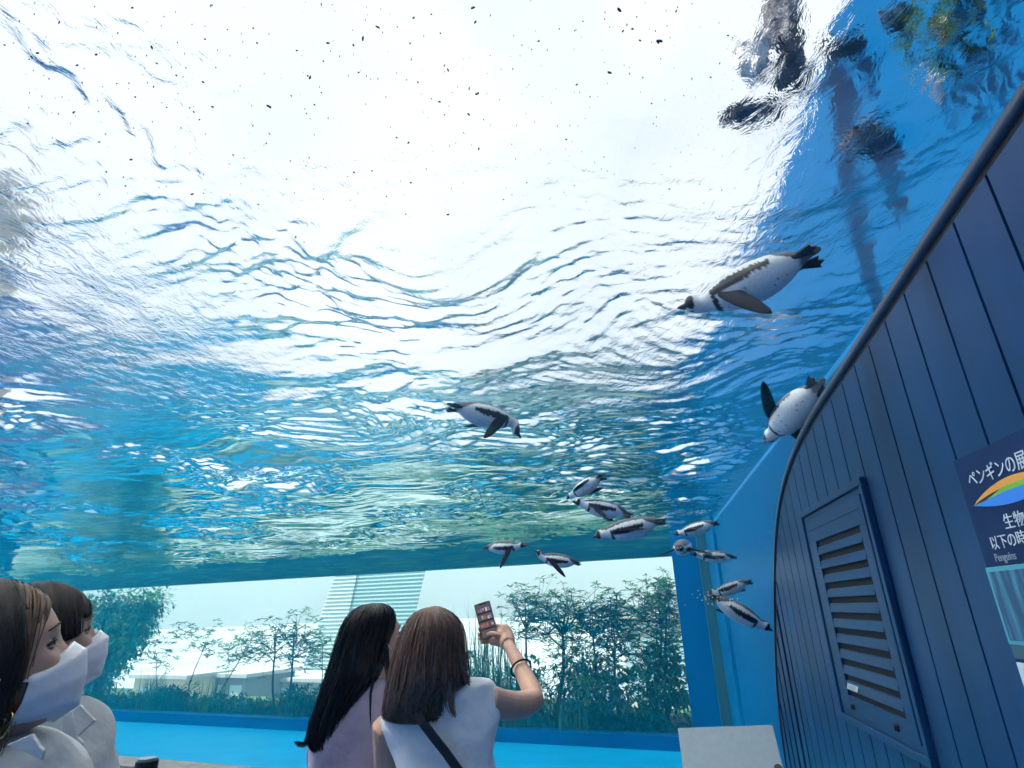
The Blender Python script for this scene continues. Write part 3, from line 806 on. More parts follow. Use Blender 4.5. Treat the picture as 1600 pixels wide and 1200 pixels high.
# the big dense tree at the left end of the window
def big_tree(label, outline, q, n, m):
    b = gp(150, 1095, q)
    root = empty('dense_tree', b, label, 'tree')
    lv = MB(); wd = MB()
    cs = [on_far(x, y, q + random.uniform(-1.2, 1.2)) for x, y in outline]
    tr = bend(b, np.mean(cs, 0), 6, .05); wd.tube(tr, [.22, .2, .18, .15, .12, .08], 8)
    for c in cs: wd.tube(bend(tr[3], c, 4, .1), [.09, .07, .05, .03], 5)
    for _ in range(n):
        c = random.choice(cs); v = rng.normal(size=3); v /= np.linalg.norm(v)
        p = c + v * random.uniform(.15, .75) * np.array([.9, .9, .75])
        leaf(lv, p, v + rng.normal(size=3) * .6, random.uniform(.1, .24), .1, 0, .25)
    wd.build('trunk', M_bark, root, smooth=True); lv.build('crown', m, root)
big_tree('dense dark green tree overhanging the left end of the far window', [(170, 945), (205, 942), (240, 940), (150, 960), (190, 965), (220, 962), (170, 985), (200, 985), (220, 978), (160, 1010), (190, 1010), (205, 1003), (150, 1035), (180, 1032), (140, 1060), (165, 1055), (120, 950), (110, 1000), (100, 1050), (80, 960), (70, 1020)], 1.2, 10000, L_fresh)

# ------------------------------------------------------------------ buildings seen beyond the garden
M_white = mat('facade_white', (0.85, 0.86, 0.86), 0.6)
M_teal = mat('facade_glass', (0.40, 0.56, 0.58), 0.5)
M_pale = mat('facade_pale', (0.45, 0.46, 0.46), 0.7)
M_bandt = mat('facade_band', (0.54, 0.66, 0.68), 0.7)
M_tealp = mat('facade_tealpale', (0.46, 0.56, 0.58), 0.5)
def tower():
    D = 150.0
    def tp(x, y, q=D): return on_far(x, y, q)
    zb, zt_ = -40.0, tp(600, 870)[2] + 18
    k = lambda z, x0, x1: None
    # ground plan: white flank on the left, glazed front; the whole tower rakes over to one side
    base_l, base_m, base_r = tp(462, 1075), tp(520, 1075), tp(622, 1075)
    top_l, top_m, top_r = tp(524, 897), tp(558, 897), tp(664, 897)
    rake = lambda a, b, z: a + (b - a) * ((z - a[2]) / (b[2] - a[2]))
    DV = (base_m + base_r) / 2 - CAM; DV[2] = 0; DV /= np.linalg.norm(DV)
    root = empty('office_tower', rake(base_m, top_m, zb), 'tall striped tower with white flank and glazed front leaning beyond the garden', 'tower')
    def prism(name, A0, A1, B0, B1, z0, z1, q0, q1, m, mb=None):
        own = mb is None; mb = mb or MB()
        vs = []
        for z in (z0, z1):
            for (a, b, q) in ((A0, A1, q0), (B0, B1, q0), (B0, B1, q1), (A0, A1, q1)):
                p = rake(a, b, z) + DV * q; vs.append((p[0], p[1], z))
        mb.add(vs, [(0, 1, 2, 3), (7, 6, 5, 4), (0, 4, 5, 1), (1, 5, 6, 2), (2, 6, 7, 3), (3, 7, 4, 0)])
        if own: return mb.build(name, m, root)
    prism('flank', base_l, top_l, base_m, top_m, zb, zt_, 0, 26, M_tealp)
    prism('glazed_front', base_m, top_m, base_r, top_r, zb, zt_, .6, 26, M_teal)
    h = 1.15
    n = int((zt_ - zb) / h)
    ban = MB(); rec = MB()
    for i in range(n):
        z = zb + i * h
        prism('', base_m + E1 * -.05, top_m + E1 * -.05, base_r, top_r, z, z + h * .42, -0.1, .59, None, ban)
        prism('', base_l + E1 * .25, top_l + E1 * .25, base_m, top_m, z, z + h * .40, -.45, -.01, None, rec)
    ban.build('floor_bands', M_bandt, root); rec.build('shade_louvres', M_white, root)
tower()
def low_block(name, label, x0, x1, y0, y1, q, dep, m, win=0, roofm=None):
    a, b = on_far(x0, y1, q), on_far(x1, y0, q)
    zt_ = on_far((x0 + x1) / 2, y0, q)[2]; zb = on_far((x0 + x1) / 2, y1, q)[2] - 1.5
    t0, t1 = sorted([(a - FAR0) @ E1, (b - FAR0) @ E1])
    root = empty(name, far_pt((t0 + t1) / 2, zb, q), label, 'building')
    mb = MB(); mb.box(far_pt((t0 + t1) / 2, (zb + zt_) / 2, q + dep / 2), E1 * (t1 - t0) / 2, E2 * dep / 2, ZV * (zt_ - zb) / 2); mb.build('wall', m, root)
    mb = MB(); mb.box(far_pt((t0 + t1) / 2, zt_ + .1, q + dep / 2), E1 * ((t1 - t0) / 2 + .25), E2 * (dep / 2 + .25), ZV * .1); mb.build('roof', roofm or M_pale, root)
    for k in range(win):
        mb = MB(); c = t0 + (t1 - t0) * (k + .5) / win
        mb.box(far_pt(c, zb + (zt_ - zb) * .62, q - .01), E1 * (t1 - t0) / win * .33, E2 * .03, ZV * (zt_ - zb) * .22); mb.build('window', M_teal, root)
M_cream = mat('wall_cream', (0.60, 0.52, 0.36), .7)
low_block('garden_shed', 'low grey shed behind the spiky grass tufts', 300, 385, 1058, 1088, 14, 4, mat('shed_grey', (.22, .25, .26), .7), 3)
low_block('garden_shed', 'long low pale hut between the forked trees and the reeds', 395, 640, 1066, 1090, 17, 4, mat('hut_grey', (.33, .36, .36), .7), 6)
low_block('garden_shed', 'cream walled hut beside the dense dark tree', 205, 292, 1060, 1092, 12, 3, M_cream, 2)
low_block('rooftop_house', 'cream roofed building glimpsed through the thicket beside the blue pier', 985, 1075, 965, 1120, 16, 6, mat('house_cream', (.5, .5, .42), .7), 4, M_cream)
# pale tower block standing far to the side, seen broken up through the water surface
_c = np.array([math.sin(math.radians(-49)), math.cos(math.radians(-49)), 0]) * 75
pb = empty('pale_tower_block', (_c[0], _c[1], -40), 'pale grey tower block seen broken up through the rippled water', 'building')
mb = MB(); mb.box((_c[0], _c[1], -1), (3.2, 1.8, 0), (-3, 5.2, 0), (0, 0, 34)); mb.build('wall', M_pale, pb)
mb = MB()
for k in range(15): mb.box((_c[0], _c[1], 2 + 2.0 * k), (3.3, 1.86, 0), (-3.08, 5.3, 0), (0, 0, .35))
mb.build('window_bands', mat('band_grey', (.34, .36, .38), .4), pb)

# ------------------------------------------------------------------ above the water: rocks, ledge, bank plants
def rock(label, c, size, m, seed, group=None, squash=(1, 1, 1)):
    import bmesh
    from mathutils import noise
    bm = bmesh.new(); bmesh.ops.create_icosphere(bm, subdivisions=4, radius=1.0)
    for v in bm.verts:
        n_ = noise.fractal(v.co * 1.3 + Vector((seed, seed * 2, 0)), 1.0, 2.0, 5) * .45 + noise.cell(v.co * 2.2 + Vector((seed, 0, 0))) * .16
        v.co = v.co * (1 + n_)
        v.co = Vector((v.co.x * size * squash[0], v.co.y * size * squash[1], v.co.z * size * squash[2]))
    me = bpy.data.meshes.new('rock'); bm.to_mesh(me); bm.free()
    o = link('rock', me, None, m); o.location = c; tag(o, label, 'rock', group)
    return o
M_rockd = mat('rock_dark', (0.10, 0.105, 0.125), 0.8, noise=.8, nscale=5, bump=.6, bscale=14)
M_rockw = mat('rock_streaked', (0.48, 0.48, 0.48), 0.8, noise=.8, nscale=3.5, bump=.6, bscale=14)
def through(x, y, dist, ior=WIOR):
    """point seen through the calm water surface, dist metres beyond it"""
    d = ray(x, y); d = d / np.linalg.norm(d); p = CAM + d * (ZS - CAMZ) / d[2]
    h = d.copy(); h[2] = 0; sh = np.linalg.norm(h) * ior
    if sh >= 1: sh = .999
    o_ = h / np.linalg.norm(h) * sh; o_[2] = math.sqrt(1 - sh * sh)
    return p + o_ * dist
RK = 'rocks on the bank above the water'
rock('tall slim dark rock standing beyond the water by the pool rim', through(1225, 30, 2.4), .13, M_rockd, 1.0, RK, (.8, .8, 2.0))
rock('dark rock leaning below the tall slim one', through(1238, 110, 2.2), .13, M_rockd, 3.0, RK, (.7, .9, 1.3))
rock('dark jagged rock lying lowest at the water edge', through(1180, 180, 2.0), .12, M_rockd, 4.0, RK, (1.7, .9, .5))
rock('grey streaked rock left of the tall slim dark one', through(1175, 90, 2.3), .12, M_rockw, 15.0, RK, (.9, .9, 1.6))
rock('dark rock ridge along the top of the blue wall', through(1370, 72, 1.8), .11, M_rockd, 6.0, RK, (2.2, .8, .35))
rock('small dark rock on the top of the blue wall near the corner', through(1450, 30, 1.4), .10, M_rockd, 8.0, RK, (1.8, .8, .5))
rock('white streaked rock against the blue wall', through(1420, 240, 1.25), .15, M_rockw, 9.0, RK, (.9, 1.0, 1.5))
rock('pale crusted rock at the top corner by the bank plants', through(1560, 85, .9), .20, M_rockw, 13.0, RK, (1.2, 1, .7))
rock('small dark rock beside the white streaked rock', through(1375, 215, 1.2), .11, M_rockd, 17.0, RK, (1.6, 1, .6))
rock('flat brown rock just over the curved trim', through(1495, 325, .8), .13, mat('rock_brown', (.14, .11, .08), .8, noise=.5, nscale=5, bump=.5, bscale=14), 21.0, RK, (1.6, .9, .7))
bush('bush', 'green bush on the bank at the top corner', 'bush', through(1590, 20, .85) - ZV * .2, .5, .5, .4, 900, L_dark, BG, R=.06)

# floating bits under the water surface
M_bit = mat('debris_dark', (0.03, 0.04, 0.09), .7)
big = [(512, 68), (567, 61), (552, 71), (733, 139), (746, 147), (115, 176), (128, 130), (92, 36), (150, 86), (205, 250), (638, 224), (748, 233), (420, 167), (483, 247), (553, 270), (700, 110), (642, 286), (739, 13), (743, 35), (590, 43), (968, 16), (1057, 18), (1033, 65), (952, 114), (1000, 64), (1028, 66), (300, 304), (462, 371), (700, 336), (634, 335), (560, 114), (484, 122), (237, 75), (206, 13)]
def bit(mb, c, L, a):
    n_ = random.randint(5, 7); pts = []
    for k in range(n_):
        th = 6.283 * k / n_; r_ = random.uniform(.55, 1.1)
        x_, y_ = math.cos(th) * L * r_, math.sin(th) * L * .42 * r_
        pts.append(c + np.array([x_ * math.cos(a) - y_ * math.sin(a), x_ * math.sin(a) + y_ * math.cos(a), 0]))
    mb.add(pts + [p + ZV * .004 for p in pts], [tuple(range(n_)), tuple(reversed(range(n_, 2 * n_)))] + [(i, n_ + i, n_ + (i + 1) % n_, (i + 1) % n_) for i in range(n_)])
for (x, y) in big:
    mb = MB(); bit(mb, atz(x, y, ZS - .055), random.uniform(.004, .009), random.uniform(0, 3.14))
    o = mb.build('leaf_bit', M_bit); tag(o, 'tiny dark leaf bit floating under the bright water surface', 'debris', 'dark leaf bits floating on the water')
mb = MB()
for _ in range(480):
    x = random.uniform(0, 1150); y = random.uniform(0, 330) if random.random() < .8 else random.uniform(0, 450)
    if x < 150 and y > 250: continue
    bit(mb, atz(x, y, ZS - .055), abs(random.gauss(0, .0016)) + .0009, random.uniform(0, 3.14))
o = mb.build('floating_specks', M_bit); tag(o, 'fine dark specks floating all over the bright water surface', 'debris', kind='stuff')

# ------------------------------------------------------------------ penguins
def attr_mat(name, rough=.45, spec=.4):
    m = bpy.data.materials.new(name); m.use_nodes = True; t = m.node_tree; b = t.nodes['Principled BSDF']
    a = t.nodes.new('ShaderNodeAttribute'); a.attribute_name = 'plumage'
    n_ = t.nodes.new('ShaderNodeTexNoise'); n_.inputs['Scale'].default_value = 60; n_.inputs['Detail'].default_value = 4
    mr = t.nodes.new('ShaderNodeMapRange'); mr.inputs['To Min'].default_value = .72; mr.inputs['To Max'].default_value = 1.25
    co = t.nodes.new('ShaderNodeTexCoord'); t.links.new(co.outputs['Object'], n_.inputs['Vector']); t.links.new(n_.outputs['Fac'], mr.inputs['Value'])
    mm = t.nodes.new('ShaderNodeVectorMath'); mm.operation = 'MULTIPLY'
    t.links.new(a.outputs['Color'], mm.inputs[0]); t.links.new(mr.outputs['Result'], mm.inputs[1]); t.links.new(mm.outputs['Vector'], b.inputs['Base Color'])
    b.inputs['Roughness'].default_value = rough; b.inputs['Specular IOR Level'].default_value = spec
    return m
M_plum = attr_mat('plumage')
M_flip = mat('flipper_black', (0.008, 0.012, 0.022), .75, noise=.35, nscale=14, spec=.08)
M_foot = mat('foot_dark', (0.018, 0.018, 0.022), .5, noise=.3, nscale=30)
PST = [(.500, .004, .004, .0), (.485, .010, .011, .0), (.462, .015, .018, .0), (.442, .022, .026, .003), (.432, .038, .038, .005), (.415, .051, .050, .008), (.390, .060, .058, .010), (.360, .062, .060, .008), (.325, .057, .057, .004), (.285, .064, .062, .0),
       (.235, .084, .078, -.003), (.175, .106, .096, -.005), (.10, .126, .112, -.006), (.02, .135, .118, -.006), (-.08, .134, .118, -.004), (-.17, .122, .108, .0), (-.25, .100, .090, .006), (-.31, .075, .068, .012), (-.355, .052, .046, .018), (-.39, .036, .028, .022), (-.43, .030, .016, .024), (-.475, .024, .008, .026), (-.5, .012, .004, .026)]
def penguin_mesh(yaw=0.0, pitch=0.0):
    A = np.array(PST)[::-1]
    xs = np.concatenate([np.linspace(-.5, .5, 90)])
    ry = np.interp(xs, A[:, 0], A[:, 1]); rz = np.interp(xs, A[:, 0], A[:, 2]); zc = np.interp(xs, A[:, 0], A[:, 3])
    n_ = 56; V = []; Cc = []
    r2 = np.random.default_rng(3)
    jag = r2.normal(0, 1, (90, n_))
    for i, x in enumerate(xs):
        for j in range(n_):
            a = 2 * math.pi * j / n_                      # 0 = belly
            y_, z_ = ry[i] * math.sin(a), zc[i] - rz[i] * math.cos(a)
            px_, py_, pz_ = x, y_, z_
            if x > .24:                                   # turn the head on the neck
                u = min(1.0, (x - .24) / .16); ya, pa = yaw * u * u, pitch * u * u
                dx = x - .24
                px_ = .24 + dx * math.cos(ya) * math.cos(pa) - y_ * math.sin(ya) - (z_) * math.sin(pa)
                py_ = dx * math.sin(ya) + y_ * math.cos(ya)
                pz_ = dx * math.sin(pa) + z_ * math.cos(pa)
            V.append((px_, py_, pz_))
            deg = math.degrees(a if a <= math.pi else 2 * math.pi - a) + jag[i, j] * 2.2
            xx = x + jag[i, j] * .004
            white, black, back = (.60, .66, .68), (.012, .016, .026), (.045, .048, .060)
            if xx > .445: c = (.03, .03, .035)
            elif xx > .345:                              # head: dark mask, white stripe curling round
                r_ = math.hypot((xx - .405) / .040, (deg - 70) / 62)
                c = black if r_ < 1 else white
                if deg > 128: c = back
                if xx > .435 and deg < 60: c = black
                if xx < .37 and deg < 128: c = white
            elif xx > .300: c = white if 18 < deg < 118 else (black if deg >= 118 else white)
            elif xx > -.36:
                lim = 118 - 20 * max(0, (xx + .05)) - (0 if xx > -.2 else (-.2 - xx) * 380)
                c = back if deg > lim else white
                band = 55 < deg < 90
                if -.20 < xx < .235 and band and deg > 55 + max(0, -xx) * 70: c = black
                if .195 < xx < .235 and deg < 84: c = black
                if deg < 50 and r2.random() < .008: c = black
            else: c = black if deg > 60 else (.2, .2, .2)
            Cc.append((*c, 1))
    F_ = []
    for i in range(89):
        for j in range(n_):
            k = (j + 1) % n_; F_.append((i * n_ + j, (i + 1) * n_ + j, (i + 1) * n_ + k, i * n_ + k))
    me = bpy.data.meshes.new('penguin'); me.from_pydata(V, [], F_ + [tuple(range(n_)), tuple(reversed(range(89 * n_, 90 * n_)))])
    me.update(); me.polygons.foreach_set('use_smooth', [True] * len(me.polygons))
    at_ = me.color_attributes.new('plumage', 'FLOAT_COLOR', 'POINT'); at_.data.foreach_set('color', np.array(Cc, np.float32).ravel())
    me.materials.append(M_plum)
    return me
def flipper_mesh(side, lift, sweep, L=.39):
    """tapered blade from the shoulder; lift>0 raises it, sweep>0 draws it back"""
    prof = [(0, .046, .020), (.10, .056, .019), (.25, .058, .015), (.45, .054, .011), (.65, .047, .008), (.82, .036, .006), (.94, .022, .004), (1.0, .006, .002)]
    rings = []
    for u, ch, th in prof:
        d = u * L; bendb = u * u * .10
        c = np.array([-(math.sin(sweep) * d) - bendb * .5, side * math.cos(sweep) * math.cos(lift) * d, math.cos(sweep) * math.sin(lift) * d - bendb * .12])
        ax = np.array([math.cos(sweep), side * math.sin(sweep) * math.cos(lift), math.sin(sweep) * math.sin(lift)]); tz = np.array([0, -side * math.sin(lift), math.cos(lift)])
        rings.append([np.array([.155, side * .085, -.012]) + c + ax * ch * math.cos(t) * (1 if math.cos(t) > 0 else 1.0) + tz * th * math.sin(t) for t in np.linspace(0, 2 * math.pi, 12, endpoint=False)])
    mb = MB(); mb.rings(rings); 
    me = bpy.data.meshes.new('flipper'); me.from_pydata(mb.v, [], mb.f); me.update(); me.polygons.foreach_set('use_smooth', [True] * len(me.polygons)); me.materials.append(M_flip)
    return me
def foot_mesh(side):
    mb = MB()
    b = np.array([-.34, side * .045, .0])
    tip = lambda a, l: b + np.array([-l * math.cos(a), side * l * math.sin(a), -.012])
    mb.tube([b + np.array([.05, 0, .01]), b, b + np.array([-.04, 0, -.004])], [.024, .020, .014], 8)
    web = [b + np.array([-.02, side * -.018, 0]), tip(-.22, .135), tip(-.06, .115), tip(.10, .150), tip(.26, .118), tip(.42, .130), b + np.array([-.02, side * .020, 0])]
    mb.add([p + np.array([0, 0, .007]) for p in web] + [p - np.array([0, 0, .007]) for p in web], [tuple(range(7)), tuple(reversed(range(7, 14)))] + [(i, 7 + i, 7 + (i + 1) % 7, (i + 1) % 7) for i in range(7)])
    me = bpy.data.meshes.new('foot'); me.from_pydata(mb.v, [], mb.f); me.update(); me.materials.append(M_foot)
    return me
_pm = {}; FEET = {1: foot_mesh(1), -1: foot_mesh(-1)}; _fm = {}
def penguin(label, head, tail, dh, dt, back=(0, 0, 1), yaw=0.0, pitch=0.0, fl=(-.35, .5), fr=(-.35, .5), group='penguins swimming in the tank', pts=None, fat=1.14):
    """head/tail sight lines and distances; fl/fr = (lift, sweep) of each flipper"""
    h, t = (atd(*head, dh), atd(*tail, dt)) if pts is None else pts
    x = h - t; L = np.linalg.norm(x); x /= L
    z = np.array(back, float); z -= x * (x @ z); z /= np.linalg.norm(z); y = np.cross(z, x)
    key = (yaw, pitch)
    if key not in _pm: _pm[key] = penguin_mesh(yaw, pitch)
    o = bpy.data.objects.new('penguin', _pm[key]); COL.objects.link(o); tag(o, label, 'penguin', group)
    c = (h + t) / 2
    G = L * fat
    o.matrix_world = Matrix(((x[0] * L, y[0] * G, z[0] * G, c[0]), (x[1] * L, y[1] * G, z[1] * G, c[1]), (x[2] * L, y[2] * G, z[2] * G, c[2]), (0, 0, 0, 1)))
    for side, fp in ((1, fl), (-1, fr)):
        if (side, fp) not in _fm: _fm[(side, fp)] = flipper_mesh(side, *fp)
        f_ = bpy.data.objects.new('flipper', _fm[(side, fp)]); COL.objects.link(f_); f_.parent = o
        g_ = bpy.data.objects.new('foot', FEET[side]); COL.objects.link(g_); g_.parent = o
    return o
toC = lambda px, py: (lambda d: d / np.linalg.norm(d))(ray(px, py))      # away from the camera
up_ = ZV
def mixv(a, b, k): return tuple(np.array(a) * (1 - k) + np.array(b) * k)
penguin('largest penguin skimming the surface belly up to the visitors over the clad wall', (1064, 492), (1284, 392), 3.02, 2.92, mixv(toC(1170, 450), up_, .66), yaw=.25, fl=(-1.75, .6), fr=(.85, .1), fat=1.15)
penguin('penguin with drooping beak swimming alone in mid water', (822, 664), (698, 634), 4.3, 4.1, mixv(toC(760, 650), up_, .84), pitch=-.7, fl=(.2, .6), fr=(-1.35, .55))
penguin('penguin diving beside the curved edge with one flipper spread wide', (1194, 692), (1286, 594), 4.75, 4.25, mixv(toC(1235, 650), up_, .1), fl=(-.2, .9), fr=(-.1, .15))
penguin('pale bellied penguin topmost of the overlapping pair', (884, 780), (945, 742), 5.7, 5.5, mixv(toC(915, 765), up_, .62), fl=(-.6, 1.2), fr=(-.2, 1.3))
penguin('penguin swimming close under the topmost one with rounded flipper raised', (893, 783), (988, 806), 5.5, 5.6, mixv(toC(940, 795), up_, .82), fl=(-.9, .5), fr=(-.3, 1.25))
penguin('penguin with clear black breast band below the overlapping pair', (924, 838), (1042, 814), 5.8, 5.75, mixv(toC(980, 828), up_, .88), yaw=-.2, fl=(-.5, 1.1), fr=(.3, 1.0))
penguin('dark backed penguin with one flipper straight down above the bare trees', (824, 852), (754, 857), 6.4, 6.6, mixv(toC(785, 855), up_, .97), fl=(.4, .5), fr=(-1.35, .35))
penguin('penguin crossing the waterline above the thick bare trunk', (832, 868), (908, 882), 6.2, 6.3, mixv(toC(870, 880), up_, .96), pitch=.4, fl=(-1.15, .75), fr=(.4, .6))
penguin('hazy penguin with one flipper trailing near the dark corner strip', (1052, 836), (1124, 816), 6.1, 6.0, mixv(toC(1085, 828), up_, .8), fl=(-.5, .95), fr=(.4, .9))
penguin('small penguin heading straight towards the visitors above the blue pier', (1060, 858), (1072, 852), 6.2, 6.8, mixv(toC(1063, 856), up_, .9), fl=(-.3, .4), fr=(-.25, .3))
penguin('faint dark backed penguin at the top of the corner strip', (1078, 866), (1152, 872), 6.5, 6.6, mixv(toC(1120, 866), up_, .97), fl=(-.3, .9), fr=(.2, .9))
penguin('black and white penguin diving head down towards the edge of the clad wall', (1208, 986), (1106, 930), 6.55, 6.35, mixv(toC(1165, 955), (.55, 0, .85), .88), fl=(-.25, 1.25), fr=(-.3, 1.35))
penguin('pale penguin with white cheek just above the head down diver', (1106, 930), (1176, 908), 6.6, 6.5, mixv(toC(1150, 915), up_, .75), pitch=.2, fl=(-.5, 1.0), fr=(-.2, 1.3))
# bubbles trailing behind the diver
mb = MB()
for _ in range(60):
    c = atd(random.gauss(1118, 14), random.gauss(932, 6), random.uniform(6.2, 6.5)); r_ = random.uniform(.003, .008)
    mb.add([c + r_ * np.array(v) for v in ((1, 0, 0), (-1, 0, 0), (0, 1, 0), (0, -1, 0), (0, 0, 1), (0, 0, -1))], [(0, 2, 4), (2, 1, 4), (1, 3, 4), (3, 0, 4), (2, 0, 5), (1, 2, 5), (3, 1, 5), (0, 3, 5)])
o = mb.build('bubbles', mat('bubble_white', (.75, .8, .82), .3)); tag(o, 'string of tiny bubbles behind the diving penguin', 'bubbles', kind='stuff')
# two penguins standing on the bank, seen through the surface
for lab, (x, y, ds, hh) in (('white breasted penguin standing on the bank by the blue wall', (1425, 285, 1.15, .55)), ('penguin standing on the rocks next to the trim, seen through ripples', (1490, 300, .95, .5))):
    b = through(x, y, ds)
    penguin(lab, None, None, 0, 0, (.5, .6, 0), pitch=-.9, fl=(-1.2, .6), fr=(-1.2, .6), group='penguins standing on the bank', pts=(b + ZV * hh, b))

# ------------------------------------------------------------------ people
M_hairk = mat('hair_black', (0.010, 0.009, 0.010), 0.34, noise=.7, nscale=1.0, stretch=(420, 420, 9), spec=.45)
M_hairb = mat('hair_brown', (0.145, 0.085, 0.060), 0.34, noise=.75, nscale=1.0, stretch=(420, 420, 9), spec=.45)
M_haird = mat('hair_dark_brown', (0.026, 0.018, 0.014), 0.45, noise=.75, nscale=1.0, stretch=(420, 420, 9), spec=.4)
M_hairl = mat('hair_light_brown', (0.16, 0.095, 0.05), 0.45, noise=.3, nscale=40, spec=.4)
M_mask = mat('mask_white', (0.74, 0.75, 0.77), 0.8, noise=.04, nscale=60, bump=.5, bscale=40, bdist=.003)
M_maskb = mat('mask_pale_blue', (0.50, 0.62, 0.72), 0.75, noise=.05, nscale=60)
M_white_top = mat('cotton_white', (0.80, 0.81, 0.81), 0.85, noise=.06, nscale=25, bump=.9, bscale=16, bdist=.012)
M_pink = mat('cotton_mauve', (0.52, 0.44, 0.53), 0.85, noise=.08, nscale=25, bump=.9, bscale=16, bdist=.012)
M_cream_s = mat('linen_offwhite', (0.50, 0.52, 0.51), 0.85, noise=.08, nscale=25, bump=.9, bscale=16, bdist=.012)
M_trouser = mat('trouser_dark', (0.03, 0.035, 0.05), .85)
M_skirt = mat('skirt_beige', (0.30, 0.26, 0.21), .85)
M_eye = mat('eye_white', (.28, .27, .26), .3)
M_iris = mat('eye_dark', (.02, .014, .01), .15)
M_gold = mat('gold', (.7, .5, .2), .25, metal=1.0)

Z6 = lambda x, y: (440 + x / 3.478, 900 + y / 3.478)
Z5 = lambda x, y: (x / 3.53, 860 + y / 3.53)

def ring_row(pl, pr, Y, depth, n=28, back=1.0, sq=1.0):
    """horizontal-ish ring between two sight lines at world depth Y; depth metres to either side"""
    a, b = at(pl[0], pl[1], Y), at(pr[0], pr[1], Y)
    c = (a + b) / 2; hx = (b - a) / 2
    out = []
    for j in range(n):
        t_ = 2 * math.pi * j / n
        cx_, sx_ = math.cos(t_), math.sin(t_)
        e = 2.0 / sq if sq != 1.0 else 1.0
        if sq != 1.0:
            cx_ = math.copysign(abs(cx_) ** (2 / (2 * sq)), cx_); sx_ = math.copysign(abs(sx_) ** (2 / (2 * sq)), sx_)
        out.append(c + hx * cx_ + np.array([0, 1.0, 0]) * depth * sx_ * (back if sx_ < 0 else 1))
    return out
def interp_rows(rows, k):
    R = np.array(rows, float); u = np.linspace(0, 1, len(R)); v = np.linspace(0, 1, k)
    out = np.stack([np.interp(v, u, R[:, i]) for i in range(R.shape[1])], 1)
    for _ in range(2): out[1:-1] = (out[:-2] + 2 * out[1:-1] + out[2:]) / 4
    return out
def cloth(name, rows, m, parent, k=26, n=36, sq=1.15, folds=0.004, seed=0):
    """garment: rows of (y, xl, xr, Y, depth) in sight-line units, smooth, with soft folds"""
    rr = interp_rows(rows, k); mb = MB(); q = np.random.default_rng(seed)
    rings = []
    ph = q.uniform(0, 6.28, 6); fr = q.integers(2, 6, 6)
    for i, (y, xl, xr, Y, dp) in enumerate(rr):
        rg = ring_row((xl, y), (xr, y), Y, dp, n, sq=sq)
        c = np.mean(rg, 0); o_ = []
        for j, p in enumerate(rg):
            t_ = 2 * math.pi * j / n
            f = sum(math.sin(fr[w_] * t_ + ph[w_] + i * (.25 + .08 * w_)) for w_ in range(6)) / 6
            d = p - c; L = np.linalg.norm(d) + 1e-9
            o_.append(p + d / L * f * folds * 2.2)
        rings.append(o_)
    mb.rings(rings)
    return mb.build(name, m, parent, smooth=True, subsurf=1)
def hair_rows(name, rows, m, parent, nst=2600, k=30, frac=.85, ragged=.10, flick=0.0, width=.0011, seed=1, gap=None):
    """hair as a full under-layer plus thousands of strands that run down the same outline"""
    rr = interp_rows(rows, k); q = np.random.default_rng(seed)
    n = 40; mb = MB()
    C_, HX, DP = [], [], []
    for (y, xl, xr, Y, dp) in rr:
        a, b = at(xl, y, Y), at(xr, y, Y); C_.append((a + b) / 2); HX.append((b - a) / 2); DP.append(dp)
    C_, HX, DP = np.array(C_), np.array(HX), np.array(DP)
    ang = np.linspace(0, 2 * math.pi, n, endpoint=False)
    rings = []
    kk = int(k * .93)
    for i in range(kk):
        rings.append([C_[i] + HX[i] * math.cos(t_) * frac + np.array([0, 1, 0]) * DP[i] * math.sin(t_) * frac for t_ in ang])
    mb.rings(rings)
    V = list(mb.v); F_ = list(mb.f)
    base = len(V)
    VV = []; FF = []
    for s_ in range(nst):
        t0 = q.uniform(0, 2 * math.pi); r0 = (q.uniform(.86, 1.0) + .022 * math.sin(t0 * 23) + .015 * math.sin(t0 * 41 + 1)) if q.random() < .90 else q.uniform(1.0, 1.09)
        end = k * (1 - abs(q.normal(0, ragged))) ; st = 0 if q.random() < .75 else q.uniform(0, k * .25)
        w1, p1 = q.uniform(.5, 1.6), q.uniform(0, 6.28); am = q.normal(0, .05)
        pts = np.linspace(st, min(end, k - 1), 16)
        clump = math.sin(t0 * 17) * .02
        for i_, u in enumerate(pts):
            i = int(min(u, k - 2)); f = min(u - i, 1)
            c = C_[i] * (1 - f) + C_[i + 1] * f; hx = HX[i] * (1 - f) + HX[i + 1] * f; dp = DP[i] * (1 - f) + DP[i + 1] * f
            tt = t0 + am * math.sin(w1 * u * .3 + p1) + clump * u / k
            p = c + hx * math.cos(tt) * r0 + np.array([0, 1, 0]) * dp * math.sin(tt) * r0
            tan = -hx * math.sin(tt) / (np.linalg.norm(hx) + 1e-9) + np.array([0, 1, 0]) * math.cos(tt)
            tan /= np.linalg.norm(tan) + 1e-9
            if i_ == 0: beta = q.normal(0, .55); rad_ = (p - c) / (np.linalg.norm(p - c) + 1e-9)
            tan = tan * math.cos(beta) + rad_ * math.sin(beta)
            wd = width * (1 - .6 * (i_ / 15) ** 2)
            VV.append(p - tan * wd); VV.append(p + tan * wd)
        b = base + s_ * 32
        FF += [(b + 2 * i, b + 2 * i + 1, b + 2 * i + 3, b + 2 * i + 2) for i in range(15)]
    me = bpy.data.meshes.new(name); me.from_pydata([tuple(v) for v in V] + [tuple(v) for v in VV], [], F_ + FF); me.update()
    me.polygons.foreach_set('use_smooth', [True] * len(me.polygons))
    return link(name, me, parent, m)
